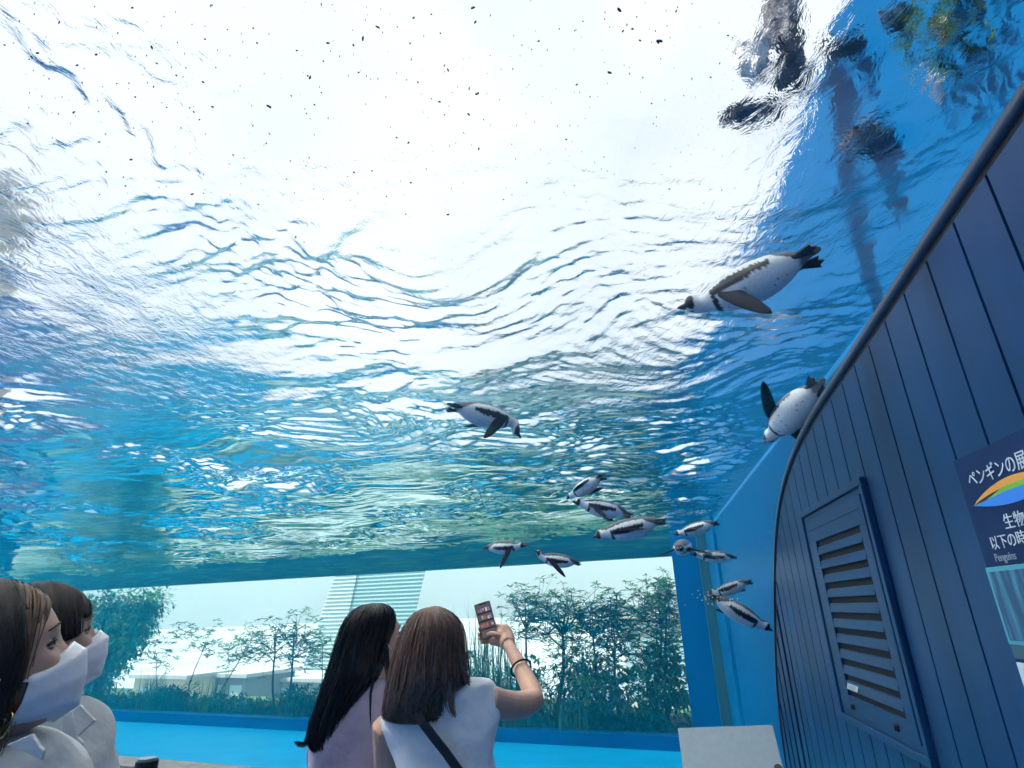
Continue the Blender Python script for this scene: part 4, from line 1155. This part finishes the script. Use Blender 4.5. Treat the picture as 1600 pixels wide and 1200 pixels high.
def fused(name, mb, m, parent, voxel=.006, smooth=6, sub=0):
    """one continuous skin grown over overlapping closed shapes"""
    o = mb.build(name, m, parent, smooth=True)
    r_ = o.modifiers.new('remesh', 'REMESH'); r_.mode = 'VOXEL'; r_.voxel_size = voxel; r_.use_smooth_shade = True
    s_ = o.modifiers.new('smooth', 'SMOOTH'); s_.factor = .5; s_.iterations = smooth
    return o

# ---- head in its own frame: x forward, y left, z up (head height 0.23)
HPROF = [(.115, .0, -.015, .012), (.108, .030, -.055, .036), (.093, .056, -.078, .056), (.070, .076, -.093, .069), (.045, .086, -.099, .075), (.022, .0895, -.100, .077), (.006, .087, -.098, .0765), (-.008, .083, -.095, .075), (-.025, .084, -.088, .072), (-.045, .087, -.080, .067), (-.062, .088, -.071, .062), (-.078, .087, -.058, .056), (-.094, .085, -.040, .047), (-.106, .078, -.018, .036), (-.114, .060, .005, .022)]
def head_shape(mb, M, scale=1.0):
    R = interp_rows(HPROF, 46); n = 64; rings = []
    for z, xf, xb, hw in R:
        xm = -.012
        rg = []
        for j in range(n):
            t_ = 2 * math.pi * j / n; c, s_ = math.cos(t_), math.sin(t_)
            x = xm + (xf - xm) * abs(c) ** .82 if c > 0 else xm - (xm - xb) * abs(c) ** .9
            y = hw * math.copysign(abs(s_) ** .88, s_)
            if c > 0:
                ny = math.exp(-(y / .011) ** 2)                               # nose
                nz_ = 0 if z > .012 or z < -.048 else (max(0, (.012 - z) / .046) ** 1.2 if z > -.034 else max(0, (z + .050) / .016))
                x += .024 * ny * nz_
                x -= .010 * math.exp(-((abs(y) - .032) / .016) ** 2 - ((z - .0) / .013) ** 2)    # eye hollows
                x += .004 * math.exp(-((abs(y) - .034) / .022) ** 2 - ((z - .022) / .008) ** 2)   # brow ridge
                x += .006 * math.exp(-(y / .020) ** 2 - ((z + .066) / .007) ** 2)                 # lips
                x += .006 * math.exp(-((abs(y) - .045) / .02) ** 2 - ((z + .028) / .018) ** 2)    # cheek
            rg.append(M @ Vector((x * scale, y * scale, z * scale)))
        rings.append([np.array(p) for p in rg])
    mb.rings(rings)
    for sd_ in (1, -1):                                                       # ears
        rings = []
        for u in np.linspace(0, 1, 7):
            w_ = math.sin(math.pi * (.15 + .85 * u)) 
            rings.append([np.array(M @ (Vector((-.012 - .018 * u + math.cos(t_) * .017 * (1 - .25 * u), sd_ * (.068 + .020 * u), -.012 + math.sin(t_) * .030 * (1 - .15 * u))) * scale)) for t_ in np.linspace(0, 6.283, 14, endpoint=False)])
        mb.rings(rings)
def frame_from(c, fwd, up):
    f = Vector(fwd).normalized(); u = Vector(up); l = u.cross(f).normalized(); u = f.cross(l)
    return Matrix(((f.x, l.x, u.x, c[0]), (f.y, l.y, u.y, c[1]), (f.z, l.z, u.z, c[2]), (0, 0, 0, 1)))
def eye(M, parent, sd_, scale=1.0):
    mb = MB()
    def ball(c, r_, mi, sx=1.0, nn=10):
        rings = []
        for th in np.linspace(.05, math.pi - .05, nn):
            rings.append([np.array(M @ (Vector((c[0] + r_ * sx * math.cos(th), c[1] + r_ * math.sin(th) * math.cos(a), c[2] + r_ * math.sin(th) * math.sin(a))) * scale)) for a in np.linspace(0, 6.283, 14, endpoint=False)])
        mb.rings(rings, mi)
    ball((.0655, sd_ * .032, -.001), .0118, 0); ball((.0705, sd_ * .0325, .0), .0078, 1)
    mb.build('eye', [M_eye, M_iris], parent, smooth=True)
    mb = MB()
    for (z0, drop, rad) in ((.0042, .004, .0028), (-.0052, -.003, .0016)):
        pts = [M @ (Vector((.0795 - .016 * abs(u) ** 2, sd_ * (.032 + .017 * u), z0 - drop * u * u - .001 * u)) * scale) for u in np.linspace(-1, 1, 9)]
        mb.tube([np.array(p) for p in pts], [rad * scale * (1.1 - .5 * abs(u)) for u in np.linspace(-1, 1, 9)], 6, 0 if z0 < 0 else 1)
    mb.build('eyelid', [M_skin, M_iris], parent, smooth=True)
    mb = MB(); pts = [M @ (Vector((.0905 - .017 * max(0, u) ** 2 - .003, sd_ * (.032 + .020 * u), .0235 + .004 * (1 - u * u) - .003 * max(0, u))) * scale) for u in np.linspace(-1, 1, 9)]
    mb.tube([np.array(p) for p in pts], [.0018 * (1 - .5 * abs(u)) for u in np.linspace(-1, 1, 9)], 6); mb.build('eyebrow', M_haird, parent, smooth=True)
def mask(M, parent, m, scale=1.0):
    """folded respirator: top panel, tall middle panel, chin panel"""
    top = lambda v: Vector((.103 - .072 * abs(v) ** 1.25, .072 * v, -.010 - .028 * abs(v)))
    tip = lambda v: Vector((.118 - .080 * abs(v) ** 1.5, .074 * v, -.030 - .012 * abs(v)))
    mid = lambda v: Vector((.112 - .086 * abs(v) ** 1.9, .074 * v, -.067 - .0 * abs(v)))
    low = lambda v: Vector((.095 - .086 * abs(v) ** 1.9, .069 * v, -.110 + .022 * abs(v)))
    und = lambda v: Vector((.060 - .056 * abs(v) ** 1.5, .058 * v, -.120 + .030 * abs(v)))
    mb = MB(); nv = 21; rows = []
    rng_v = np.linspace(-1, 1, nv)
    for fa, fb, k in ((top, tip, 4), (tip, mid, 5), (mid, low, 5), (low, und, 3)):
        for u in np.linspace(0, 1, k, endpoint=False):
            rows.append([np.array(M @ ((fa(v) * (1 - u) + fb(v) * u ) * scale)) for v in rng_v])
    rows.append([np.array(M @ (und(v) * scale)) for v in rng_v])
    for i in range(len(rows) - 1):
        b = len(mb.v); mb.add(rows[i] + rows[i + 1], [(j, j + 1, nv + j + 1, nv + j) for j in range(nv - 1)])
    o = mb.build('face_mask', m, parent, smooth=True)
    import bmesh
    bm = bmesh.new(); bm.from_mesh(o.data); bmesh.ops.remove_doubles(bm, verts=bm.verts, dist=1e-5); bm.to_mesh(o.data); bm.free()
    s_ = o.modifiers.new('solid', 'SOLIDIFY'); s_.thickness = .0012; s_.offset = 0
    for sd_ in (1, -1):
        mb = MB()
        for (a, b) in (((.025, .068, -.040), (-.024, .086, .004)), ((.010, .063, -.088), (-.028, .083, -.030))):
            pts = [np.array(M @ (Vector((a[0] * (1 - u) + b[0] * u, sd_ * (a[1] * (1 - u) + b[1] * u + .022 * math.sin(math.pi * min(1, u * .8))), a[2] * (1 - u) + b[2] * u)) * scale)) for u in np.linspace(0, 1, 6)]
            mb.tube(pts, .0022 * scale, 6)
        mb.build('ear_loop', m, o, smooth=True)
    return o
def side_hair(name, M, m, parent, nst, scale=1.0, x_front=.075, hang=.12, front_cut=.0, bangs=0.0, seed=3, mat_front=None, side_front=.02, lift=1.10, gap_side=None):
    """hair combed down from a parting along the top of the head; strands hang straight down below the ears"""
    q = np.random.default_rng(seed); VV, FF, MI = [], [], []
    Hz = np.array([r_[0] for r_ in HPROF])[::-1]; Hx = np.array([r_[1] for r_ in HPROF])[::-1]; Hb = np.array([r_[2] for r_ in HPROF])[::-1]; Hw = np.array([r_[3] for r_ in HPROF])[::-1]
    for s_ in range(nst):
        x0 = q.uniform(-.10, x_front); sd_ = 1 if q.random() < .35 else -1
        r_ = q.uniform(1.02, lift) if q.random() < .92 else q.uniform(lift, lift + .03)
        # half-ellipse over the head at this x
        ztop = .115 * math.sqrt(max(.03, 1 - ((x0 + .012) / .108) ** 2)) + .006
        front = max(0.0, (x0 - .02) / .06)
        pts = []; np_ = 14
        L = hang * q.uniform(.75, 1.08)
        drift = -(side_front) * front + q.normal(0, .004)
        a_end = 1.52
        for u in np.linspace(0, 1, 9):
            a = u * a_end
            hw = .083 * math.sqrt(max(.12, 1 - ((x0 + .012) / .115) ** 2)) + .004
            y = sd_ * hw * math.sin(a) * r_; z = (ztop * math.cos(a) if ztop > 0 else 0) * r_ - .004
            x = x0 * (1 + .03) + drift * math.sin(a) * 1.6 + bangs * front * math.sin(math.pi * u) 
            pts.append(np.array(M @ (Vector((x, y, z)) * scale)))
        last = pts[-1]
        if front < .55 or hang > .1:
            for u in np.linspace(.2, 1, 6): pts.append(last + np.array([q.normal(0, .002) - .01 * u, 0.004 * math.sin(u * 5 + s_), -L * u]))
        else:
            pts = pts[:-2]
        pts = np.array(pts); n = len(pts); b = len(VV)
        c = np.array(M.translation)
        for i in range(n):
            tn = pts[min(n - 1, i + 1)] - pts[max(0, i - 1)]; rd = pts[i] - c
            w_ = np.cross(tn, rd); w_ /= np.linalg.norm(w_) + 1e-9
            wd = .0011 * scale * (1 - .55 * (i / n) ** 2)
            VV.append(pts[i] - w_ * wd); VV.append(pts[i] + w_ * wd)
        FF += [(b + 2 * i, b + 2 * i + 1, b + 2 * i + 3, b + 2 * i + 2) for i in range(n - 1)]
        MI += [1 if (mat_front and front > .45 and q.random() < .8) else 0] * (n - 1)
    # under-layer: a cap over the scalp
    base = len(VV); rings = []
    R = interp_rows(HPROF, 30)
    for z, xf, xb, hw in R:
        if z < -.07: break
        cut = .062 if z > .05 else (.03 - (.05 - z) * .45)
        rg = []
        for j in range(30):
            t_ = 2 * math.pi * j / 30; c, sn = math.cos(t_), math.sin(t_)
            x = (xf * abs(c) ** .82 if c > 0 else -.012 + (xb + .012) * abs(c) ** .9)
            rg.append(np.array(M @ (Vector((min(x * 1.03, cut), hw * 1.06 * math.copysign(abs(sn) ** .88, sn), z * 1.03)) * scale)))
        rings.append(rg)
    mb = MB(); mb.rings(rings)
    VV += [np.array(v) for v in mb.v]; FF += [tuple(base + i for i in f) for f in mb.f]; MI += [0] * len(mb.f)
    me = bpy.data.meshes.new(name); me.from_pydata([tuple(v) for v in VV], [], FF); me.update()
    me.polygons.foreach_set('use_smooth', [True] * len(FF))
    o = link(name, me, parent, [m, mat_front or m]); me.polygons.foreach_set('material_index', MI)
    return o
def legs(parent, x, y, top, m, foot=True):
    mb = MB()
    for sx in (-.085, .085):
        mb.tube([(x + sx, y, top + .03), (x + sx, y, top - .25), (x + sx * .9, y, .45), (x + sx * .85, y, .06)], [.105, .095, .07, .055], 14)
    mb.build('trousers', m, parent, smooth=True)
    for sx in (-.075, .075):
        mb = MB(); mb.tube([(x + sx, y - .06, .04), (x + sx, y + .02, .05), (x + sx, y + .13, .035), (x + sx, y + .19, .025)], [.03, .042, .042, .022], 10); mb.build('shoe', M_black, parent, smooth=True)

# ---- woman with long black hair, from behind
YC = 2.02
pC = empty('person', (at(570, 1050, YC)[0], YC, 0), 'person with long black hair and mauve top looking up to the side, seen from behind', 'person')
hc = at(*Z6(512, 352), YC + .03)
MC = frame_from(hc, (.80, .55, .22), (-.18, 0, 1))
mb = MB(); head_shape(mb, MC, .92)
mb.tube([np.array(MC @ Vector((-.02, 0, -.05))), np.array(MC @ Vector((-.035, 0, -.13))), at(*Z6(480, 560), YC + .02), at(*Z6(460, 640), YC + .02)], [.052, .050, .058, .09], 16)
fused('body', mb, M_skin, pC, .0035, 4)
mask(MC, pC, M_maskb, .92)
eye(MC, pC, 1, .92); eye(MC, pC, -1, .92)
def rows6(tab, Y, dp, dY=0.0):
    out = []
    for i, r_ in enumerate(tab):
        y, a, b = r_[:3]; d = r_[3] if len(r_) > 3 else dp; yy = r_[4] if len(r_) > 4 else 0
        out.append((900 + y / 3.478, 440 + a / 3.478, 440 + b / 3.478, Y + dY + yy, d))
    return out
hair_rows('hair', rows6([(147, 490, 545, .02), (160, 430, 585, .06), (185, 395, 602, .085), (220, 365, 612, .10), (270, 338, 608, .108), (330, 316, 585, .11), (390, 298, 560, .105), (460, 278, 552, .10), (530, 255, 535, .10), (600, 228, 485, .09), (680, 200, 432, .075), (760, 172, 402, .065), (830, 148, 392, .055), (900, 135, 385, .05), (945, 165, 375, .045), (975, 195, 345, .035), (1003, 228, 318, .02)], YC, .1, -.035), M_hairk, pC, 4200, k=40, ragged=.07, seed=4)
# the lock that flicks outwards at the lower end and loose strands over the shoulder
def lock(name, pts6, Y, m, parent, n=60, r=.012, width=.0011, seed=0):
    q = np.random.default_rng(seed); P = np.array([at(*Z6(a, b), Y) for a, b in pts6]); VV, FF = [], []
    u0 = np.linspace(0, 1, len(P)); us = np.linspace(0, 1, 14)
    for s_ in range(n):
        off = q.normal(0, r, 3) * np.array([1, 1, .6]); e = q.uniform(.8, 1.0); b = len(VV)
        for i, u in enumerate(us):
            p = np.array([np.interp(u * e, u0, P[:, c]) for c in range(3)]) + off * (1 - .72 * u ** .7)
            wd = width * (1 - .7 * u); VV += [p + np.array([wd, 0, wd * .4]), p - np.array([wd, 0, wd * .4])]
        FF += [(b + 2 * i, b + 2 * i + 1, b + 2 * i + 3, b + 2 * i + 2) for i in range(13)]
    me = bpy.data.meshes.new(name); me.from_pydata([tuple(v) for v in VV], [], FF); me.update(); me.polygons.foreach_set('use_smooth', [True] * len(FF))
    return link(name, me, parent, m)
lock('hair_lock', [(215, 780), (185, 850), (158, 895), (118, 920), (76, 902)], YC - .075, M_hairk, pC, 420, .011, seed=1)
lock('hair_lock', [(520, 470), (500, 560), (484, 640), (482, 740), (486, 830)], YC - .10, M_hairk, pC, 14, .003, seed=2)
lock('hair_lock', [(560, 400), (572, 470), (580, 540), (572, 590)], YC - .06, M_hairk, pC, 40, .006, seed=3)
cloth('top', rows6([(540, 470, 560, .05), (565, 400, 592, .085), (620, 330, 606, .10), (700, 262, 606, .115), (800, 205, 600, .12), (900, 172, 575, .12), (1000, 160, 555, .115), (1100, 158, 548, .11), (1350, 170, 540, .11), (1650, 150, 560, .12)], YC, .1, .03), M_pink, pC, folds=.005, seed=2)
for sx, (a, b) in ((1, ((575, 640), (600, 900))), (-1, ((260, 800), (236, 1000)))):
    mb = MB(); p0 = at(*Z6(*a), YC + .03); p1 = at(*Z6(*b), YC + .06)
    mb.tube([p0, (p0 + p1) / 2, p1], [.058, .06, .056], 14); mb.build('sleeve', M_pink, pC, smooth=True)
    mb = MB(); mb.tube([p1 + ZV * .03, p1 - ZV * .18, p1 - ZV * .34 + np.array([0, .06, 0])], [.040, .036, .026], 12); mb.build('forearm', M_skin, pC, smooth=True)
_b = at(550, 1300, YC + .03); legs(pC, _b[0], YC + .03, .95, M_trouser)

# ---- woman with brown hair and white sleeveless top, phone arm raised
YD = 1.76
pD = empty('person', (at(690, 1050, YD)[0], YD, 0), 'person with straight brown hair and white sleeveless top holding up a phone', 'person')
hd = at(*Z6(832, 392), YD + .03)
MD = frame_from(hd, (.42, .85, .22), (-.05, 0, 1))
mb = MB(); head_shape(mb, MD, .9)
mb.tube([np.array(MD @ Vector((-.02, 0, -.05))), np.array(MD @ Vector((-.03, 0, -.13))), at(*Z6(845, 600), YD + .02), at(*Z6(845, 690), YD + .03)], [.05, .048, .055, .10], 16)
# the raised arm: shoulder, elbow, wrist
sh = at(*Z6(1130, 680), YD + .02); e0 = at(*Z6(1260, 705), YD + .12); el = at(*Z6(1372, 668), YD + .25); f1 = at(*Z6(1330, 560), YD + .31); f2 = at(*Z6(1278, 455), YD + .37); wr = at(*Z6(1232, 372), YD + .42)
mb.tube([at(*Z6(1085, 668), YD + .035), sh, at(*Z6(1195, 698), YD + .07), e0, at(*Z6(1325, 695), YD + .20), el, at(*Z6(1358, 615), YD + .28), f1, f2, wr], [.038, .041, .039, .038, .036, .032, .031, .029, .0235, .019], 18)
YP = YD + .47                                               # depth of the hand and phone
pal = [wr, at(*Z6(1222, 345), YP - .01), at(*Z6(1205, 315), YP + .01), at(*Z6(1192, 285), YP + .02)]
mb.tube(pal, [.024, .031, .033, .026], 14)
mb.tube([at(*Z6(1215, 355), YP - .01), at(*Z6(1170, 350), YP + .0), at(*Z6(1135, 352), YP + .012)], [.024, .019, .014], 12)       # heel of the thumb
mb.tube([at(*Z6(1195, 330), YP - .02), at(*Z6(1165, 318), YP - .028), at(*Z6(1138, 313), YP - .026), at(*Z6(1116, 320), YP - .020)], [.0125, .0105, .0095, .0075], 10)   # thumb over the screen
for i, (ya, yb, ye) in enumerate(((280, 268, 288), (298, 300, 318), (318, 328, 340), (336, 352, 362))):    # four fingers round the back of the phone
    L_ = (1.0, 1.0, .98, .9)[i]; xe = (1072, 1070, 1074, 1088)[i]
    mb.tube([at(*Z6(1196, ya), YP + .022), at(*Z6(1150, yb), YP + .034), at(*Z6(1098, (yb + ye) / 2), YP + .030), at(*Z6(xe + 4, ye - 4), YP + .012), at(*Z6(xe + 3, ye), YP - .003)], [.0100, .0088, .0080, .0072, .0055], 10)
# the hanging left arm
la = at(*Z6(585, 840), YD + .02)
mb.tube([at(*Z6(640, 800), YD + .02), la, at(*Z6(590, 930), YD + .03), at(*Z6(588, 1043), YD + .05), at(*Z6(590, 1200), YD + .10), at(*Z6(640, 1360), YD + .22)], [.05, .05, .045, .042, .038, .026], 14)
fused('body', mb, M_skin, pD, .003, 1)
mask(MD, pD, M_maskb, .9)
hair_rows('hair', rows6([(163, 825, 850, .02), (175, 770, 885, .06), (200, 725, 925, .085), (240, 695, 962, .10), (290, 668, 982, .108), (350, 645, 990, .11), (420, 625, 992, .11), (490, 606, 1000, .108), (560, 592, 1010, .105), (590, 586, 1000, .10), (620, 580, 945, .095), (680, 568, 922, .085), (730, 560, 932, .08), (765, 556, 938, .07), (785, 575, 925, .06), (800, 640, 860, .04)], YD, .1, -.03), M_hairb, pD, 4600, k=40, ragged=.055, seed=9)
lock('hair_lock', [(960, 420), (985, 500), (1000, 560), (1022, 592)], YD - .07, M_hairb, pD, 90, .010, seed=5)
lock('hair_lock', [(900, 560), (915, 660), (925, 730), (945, 768)], YD - .10, M_hairb, pD, 60, .008, seed=6)
lock('hair_lock', [(640, 640), (600, 720), (575, 765), (548, 778)], YD - .10, M_hairb, pD, 80, .009, seed=7)
cloth('top', rows6([(556, 840, 1120, .045), (566, 780, 1150, .07), (590, 710, 1172, .085), (630, 645, 1180, .10), (690, 590, 1180, .11), (770, 550, 1176, .12), (820, 545, 1164, .122), (900, 570, 1156, .12), (970, 600, 1160, .118), (1043, 626, 1180, .118), (1150, 640, 1195, .12), (1400, 600, 1210, .13)], YD, .1, .025), M_white_top, pD, folds=.006, seed=5)
# cross-body strap running over the back, with its little bag at the hip
strap = [(700, 660), (765, 795), (830, 880), (890, 955), (952, 1043), (1040, 1160), (1130, 1290)]
mb = MB(); P_ = [at(*Z6(a, b), YD - .125 + (.03 if i == 0 else 0)) for i, (a, b) in enumerate(strap)]
Vs = []
for i, p in enumerate(P_):
    d = P_[min(i + 1, len(P_) - 1)] - P_[max(0, i - 1)]; s_ = np.cross(d, [0, 1, 0]); s_ /= np.linalg.norm(s_)
    Vs.append([p - s_ * .0105 - np.array([0, .003, 0]), p + s_ * .0105 - np.array([0, .003, 0]), p + s_ * .0105 + np.array([0, .003, 0]), p - s_ * .0105 + np.array([0, .003, 0])])
mb.rings(Vs); mb.build('bag_strap', M_black, pD)
wb = [f2 * .55 + f1 * .45]
mb = MB(); ax_ = (f1 - f2) / np.linalg.norm(f1 - f2); a1 = np.cross(ax_, ZV); a1 /= np.linalg.norm(a1); a2 = np.cross(ax_, a1)
mb.tube([wb[0] + (a1 * math.cos(t_) + a2 * math.sin(t_)) * .0345 for t_ in np.linspace(0, 2 * math.pi, 25)], .0032, 8, cap=False); mb.build('hair_tie', M_black, pD, smooth=True)
_b = at(695, 1320, YD + .03)
mb = MB(); mb.tube([(_b[0], YD + .03, .98), (_b[0], YD + .03, .8), (_b[0], YD + .03, .5), (_b[0], YD + .03, .3)], [.16, .19, .23, .26], 24); mb.build('skirt', M_skirt, pD, smooth=True)
legs(pD, _b[0], YD + .03, .55, M_skin)

# ---- the phone she holds up
ph_c = [at(*Z6(*q), YP) for q in ((1047, 155), (1128, 134), (1172, 296), (1098, 372))]
pc_ = sum(ph_c) / 4
pu = (ph_c[0] + ph_c[1]) / 2 - (ph_c[2] + ph_c[3]) / 2; PHH = np.linalg.norm(pu) / 2; pu /= np.linalg.norm(pu)
pr = ph_c[1] - ph_c[0]; pr -= pu * (pr @ pu); pr /= np.linalg.norm(pr); PHW = PHH * .49
pn = np.cross(pr, pu); pn = pn if pn[1] < 0 else -pn
ph = empty('smartphone', pc_, 'dark smartphone with rows of small pictures on its screen held in raised hand', 'phone')
mb = MB(); mb.box(pc_, pr * PHW, pn * .0045, pu * PHH); mb.build('case', M_black, ph, bevel=.006)
def screen_mat(name, col, e):
    m = bpy.data.materials.new(name); m.use_nodes = True; b = m.node_tree.nodes['Principled BSDF']
    b.inputs['Base Color'].default_value = (*[c * .5 for c in col], 1); b.inputs['Emission Color'].default_value = (*col, 1); b.inputs['Emission Strength'].default_value = e; b.inputs['Roughness'].default_value = .15
    return m
mb = MB(); mb.box(pc_ + pn * .005, pr * PHW * .91, pn * .0006, pu * PHH * .95); scr = mb.build('screen', screen_mat('screen_glow', (.13, .105, .11), .26), ph, bevel=.0005)
mb = MB(); mb.box(pc_ + pn * .0058 + pu * PHH * .91, pr * PHW * .42, pn * .0004, pu * PHH * .035); mb.build('notch', M_black, scr)
q_ = np.random.default_rng(12)
pal_ = [(.42, .38, .38), (.5, .47, .47), (.16, .19, .32), (.34, .12, .12), (.30, .30, .36), (.08, .08, .10)]
for r_ in range(3):
    mb = MB(); mb.box(pc_ + pn * .0057 + pu * PHH * (.40 - .44 * r_), pr * PHW * .90, pn * .0003, pu * PHH * .035); mb.build('row_divider', mat('row_dark', (.02, .018, .022), .3), scr)
    for c_ in range(5):
        mb = MB(); mb.box(pc_ + pn * .0060 + pu * PHH * (.60 - .44 * r_ + q_.uniform(-.05, .03)) + pr * PHW * (-.66 + .33 * c_ + q_.uniform(-.05, .05)), pr * PHW * q_.uniform(.09, .14), pn * .0003, pu * PHH * q_.uniform(.05, .11))
        k_ = int(q_.integers(0, 6)); mb.build('picture', screen_mat('thumb', pal_[k_], .35), scr)

# ---- two masked people at the left edge
def masked_person(label, Y, eye_px, tilt, yaw, hs, m_hair, shirt_rows, m_shirt, hang, seed, m_front=None, nst=3600, xf=.078, bangs=.02, sf=.03, trous=True):
    e = at(*eye_px, Y)
    fwd = np.array([math.cos(tilt) * math.cos(yaw), math.cos(tilt) * math.sin(yaw), math.sin(tilt)])
    up0 = (0, 0, 1)
    M = frame_from((0, 0, 0), fwd, up0)
    off = np.array(M @ Vector((.078 * hs, -.034 * hs, 0)))
    M = frame_from(e - off, fwd, up0)
    root = empty('person', (float(M.translation.x), Y, 0), label, 'person')
    mb = MB(); head_shape(mb, M, hs)
    nk = np.array(M @ (Vector((-.03, 0, -.06)) * hs)); nb_ = nk + np.array([-.035, .0, -.15])
    mb.tube([np.array(M @ (Vector((-.02, 0, -.03)) * hs)), nk, (nk + nb_) / 2, nb_, nb_ + np.array([0, 0, -.06])], [.050 * hs, .052 * hs, .052, .060, .10], 16)
    fused('body', mb, M_skin, root, .003, 3)
    for sd_ in (1, -1): eye(M, root, sd_, hs)
    mask(M, root, M_mask, hs)
    side_hair('hair', M, m_hair, root, nst, hs, x_front=xf, hang=hang, bangs=bangs, seed=seed, mat_front=m_front, side_front=sf)
    cloth('shirt', [(y, a, b, Y + .02, d) for y, a, b, d in shirt_rows], m_shirt, root, folds=.006, seed=seed)
    return root, M, nb_
pA, MA, nA = masked_person('dark haired person with white mask and gold earring, closest to the camera', 1.0, (87, 1003), math.radians(20), math.radians(41), 1.0, M_haird,
    [(1140, -60, 40, .05), (1150, -85, 62, .08), (1168, -110, 80, .11), (1190, -125, 92, .13), (1230, -135, 100, .14), (1330, -140, 110, .14), (1600, -150, 120, .15)], M_cream_s, .15, 3, M_hairl)
mb = MB(); ec = at(*Z5(25, 965), .94)
mb.tube([ec + np.array([math.cos(t_) * .008, .004 * math.sin(t_), math.sin(t_) * .016]) for t_ in np.linspace(0, 6.283, 20)], .0016, 8, cap=False); mb.build('earring', M_gold, pA, smooth=True)
pB, MB_, nB = masked_person('short haired masked person in off white collared shirt standing just behind the closest one', 1.42, (140, 983), math.radians(16), math.radians(44), 1.0, M_haird,
    [(1090, 98, 122, .04), (1098, 82, 138, .06), (1114, 62, 148, .09), (1138, 48, 155, .105), (1168, 42, 160, .11), (1205, 40, 163, .115), (1330, 36, 166, .12), (1500, 30, 170, .12)], M_cream_s, .012, 6, None, xf=.080, bangs=.012, sf=.012)
def flap(name, pts, Y, m, parent):
    mb = MB(); P_ = [at(*Z5(a, b), Y - .0) for a, b in pts]; n_ = len(P_)
    mb.add(P_ + [p + np.array([0, .006, 0]) for p in P_], [tuple(range(n_)), tuple(reversed(range(n_, 2 * n_)))] + [(i, n_ + i, n_ + (i + 1) % n_, (i + 1) % n_) for i in range(n_)])
    return mb.build(name, m, parent, bevel=.0015)
flap('collar', [(400, 890), (440, 850), (525, 940), (470, 985), (428, 1025)], 1.24, M_cream_s, pB)
flap('collar', [(345, 905), (395, 885), (425, 1030), (455, 1060), (440, 1200), (345, 1200)], 1.255, M_cream_s, pB)
flap('collar', [(30, 1075), (175, 1012), (215, 1080), (238, 1105), (228, 1160), (150, 1120)], .865, M_cream_s, pA)
for root, M, Y in ((pA, MA, 1.0), (pB, MB_, 1.42)):
    x_ = float(M.translation.x) - .05; legs(root, x_, Y, .95, M_trouser)

# ------------------------------------------------------------------ small things near the visitors
# grey notice stand beside the clad wall
nb0 = [atd(1059, 1138, 3.3), atd(1207, 1133, 3.3), atd(1215, 1215, 3.22), atd(1063, 1215, 3.22)]
ns_ = empty('notice_stand', ((nb0[0] + nb0[1]) / 2)[:2].tolist() + [0], 'pale grey metal notice stand seen from its blank back with two bolts', 'sign')
nx = (nb0[1] - nb0[0]); nxl = np.linalg.norm(nx); nx /= nxl; nd = (nb0[3] - nb0[0]); nd -= nx * (nd @ nx); nd /= np.linalg.norm(nd); nn_ = np.cross(nx, nd); nn_ = nn_ if nn_[1] < 0 else -nn_
M_alu = mat('alu_grey', (0.20, 0.27, 0.32), .5, metal=.15, noise=.05, nscale=40)
hgt = .40
cc = (nb0[0] + nb0[1]) / 2 + nd * hgt / 2
mb = MB(); mb.box(cc, nx * nxl / 2, nn_ * .006, nd * hgt / 2); mb.build('plate', M_alu, ns_, bevel=.004)
M_chrome = mat('chrome', (.6, .62, .64), .2, metal=1)
for px_, py_ in ((1085, 1197), (1199, 1189)):
    u_ = (px_ - 1059) / 148.0; d_ = (py_ - 1136) / 900 * 3.25
    p = nb0[0] + nx * nxl * u_ + nd * d_ * 1.0
    mb = MB(); mb.tube([p + nn_ * .004, p + nn_ * .030], .017, 14); mb.build('bolt', M_chrome, ns_, smooth=False)
    mb = MB(); mb.tube([p + nn_ * .0305, p + nn_ * .036], .0175, 14); mb.build('bolt_cap', M_black, ns_)
gc = cc + nd * hgt * .3
mb = MB(); mb.tube([gc - nn_ * .02, (gc[0], gc[1] + .02, .03)], .03, 14); mb.build('post', M_alu, ns_, smooth=True)
mb = MB(); mb.tube([(gc[0], gc[1] + .02, 0.001), (gc[0], gc[1] + .02, .03)], .17, 24); mb.build('foot_plate', M_alu, ns_)
# barrier post with black cap at the lower edge
bp_ = atd(231, 1184, 3.6)
br_ = empty('barrier_post', (bp_[0], bp_[1], 0), 'black barrier post with pale top cap beside the off white shirt', 'barrier')
mb = MB(); mb.tube([(bp_[0], bp_[1], .02), (bp_[0], bp_[1], bp_[2] - .01)], .032, 16); mb.build('pole', M_black, br_, smooth=True)
mb = MB(); mb.tube([(bp_[0], bp_[1], bp_[2] - .06), (bp_[0], bp_[1], bp_[2] - .008)], .048, 18); mb.build('head', M_black, br_, bevel=.006)
mb = MB(); mb.tube([(bp_[0], bp_[1], bp_[2] - .0075), (bp_[0], bp_[1], bp_[2])], .040, 18); mb.build('cap', M_alu, br_)
mb = MB(); mb.tube([(bp_[0], bp_[1], 0.001), (bp_[0], bp_[1], .03)], .16, 24); mb.build('foot_plate', M_black, br_)
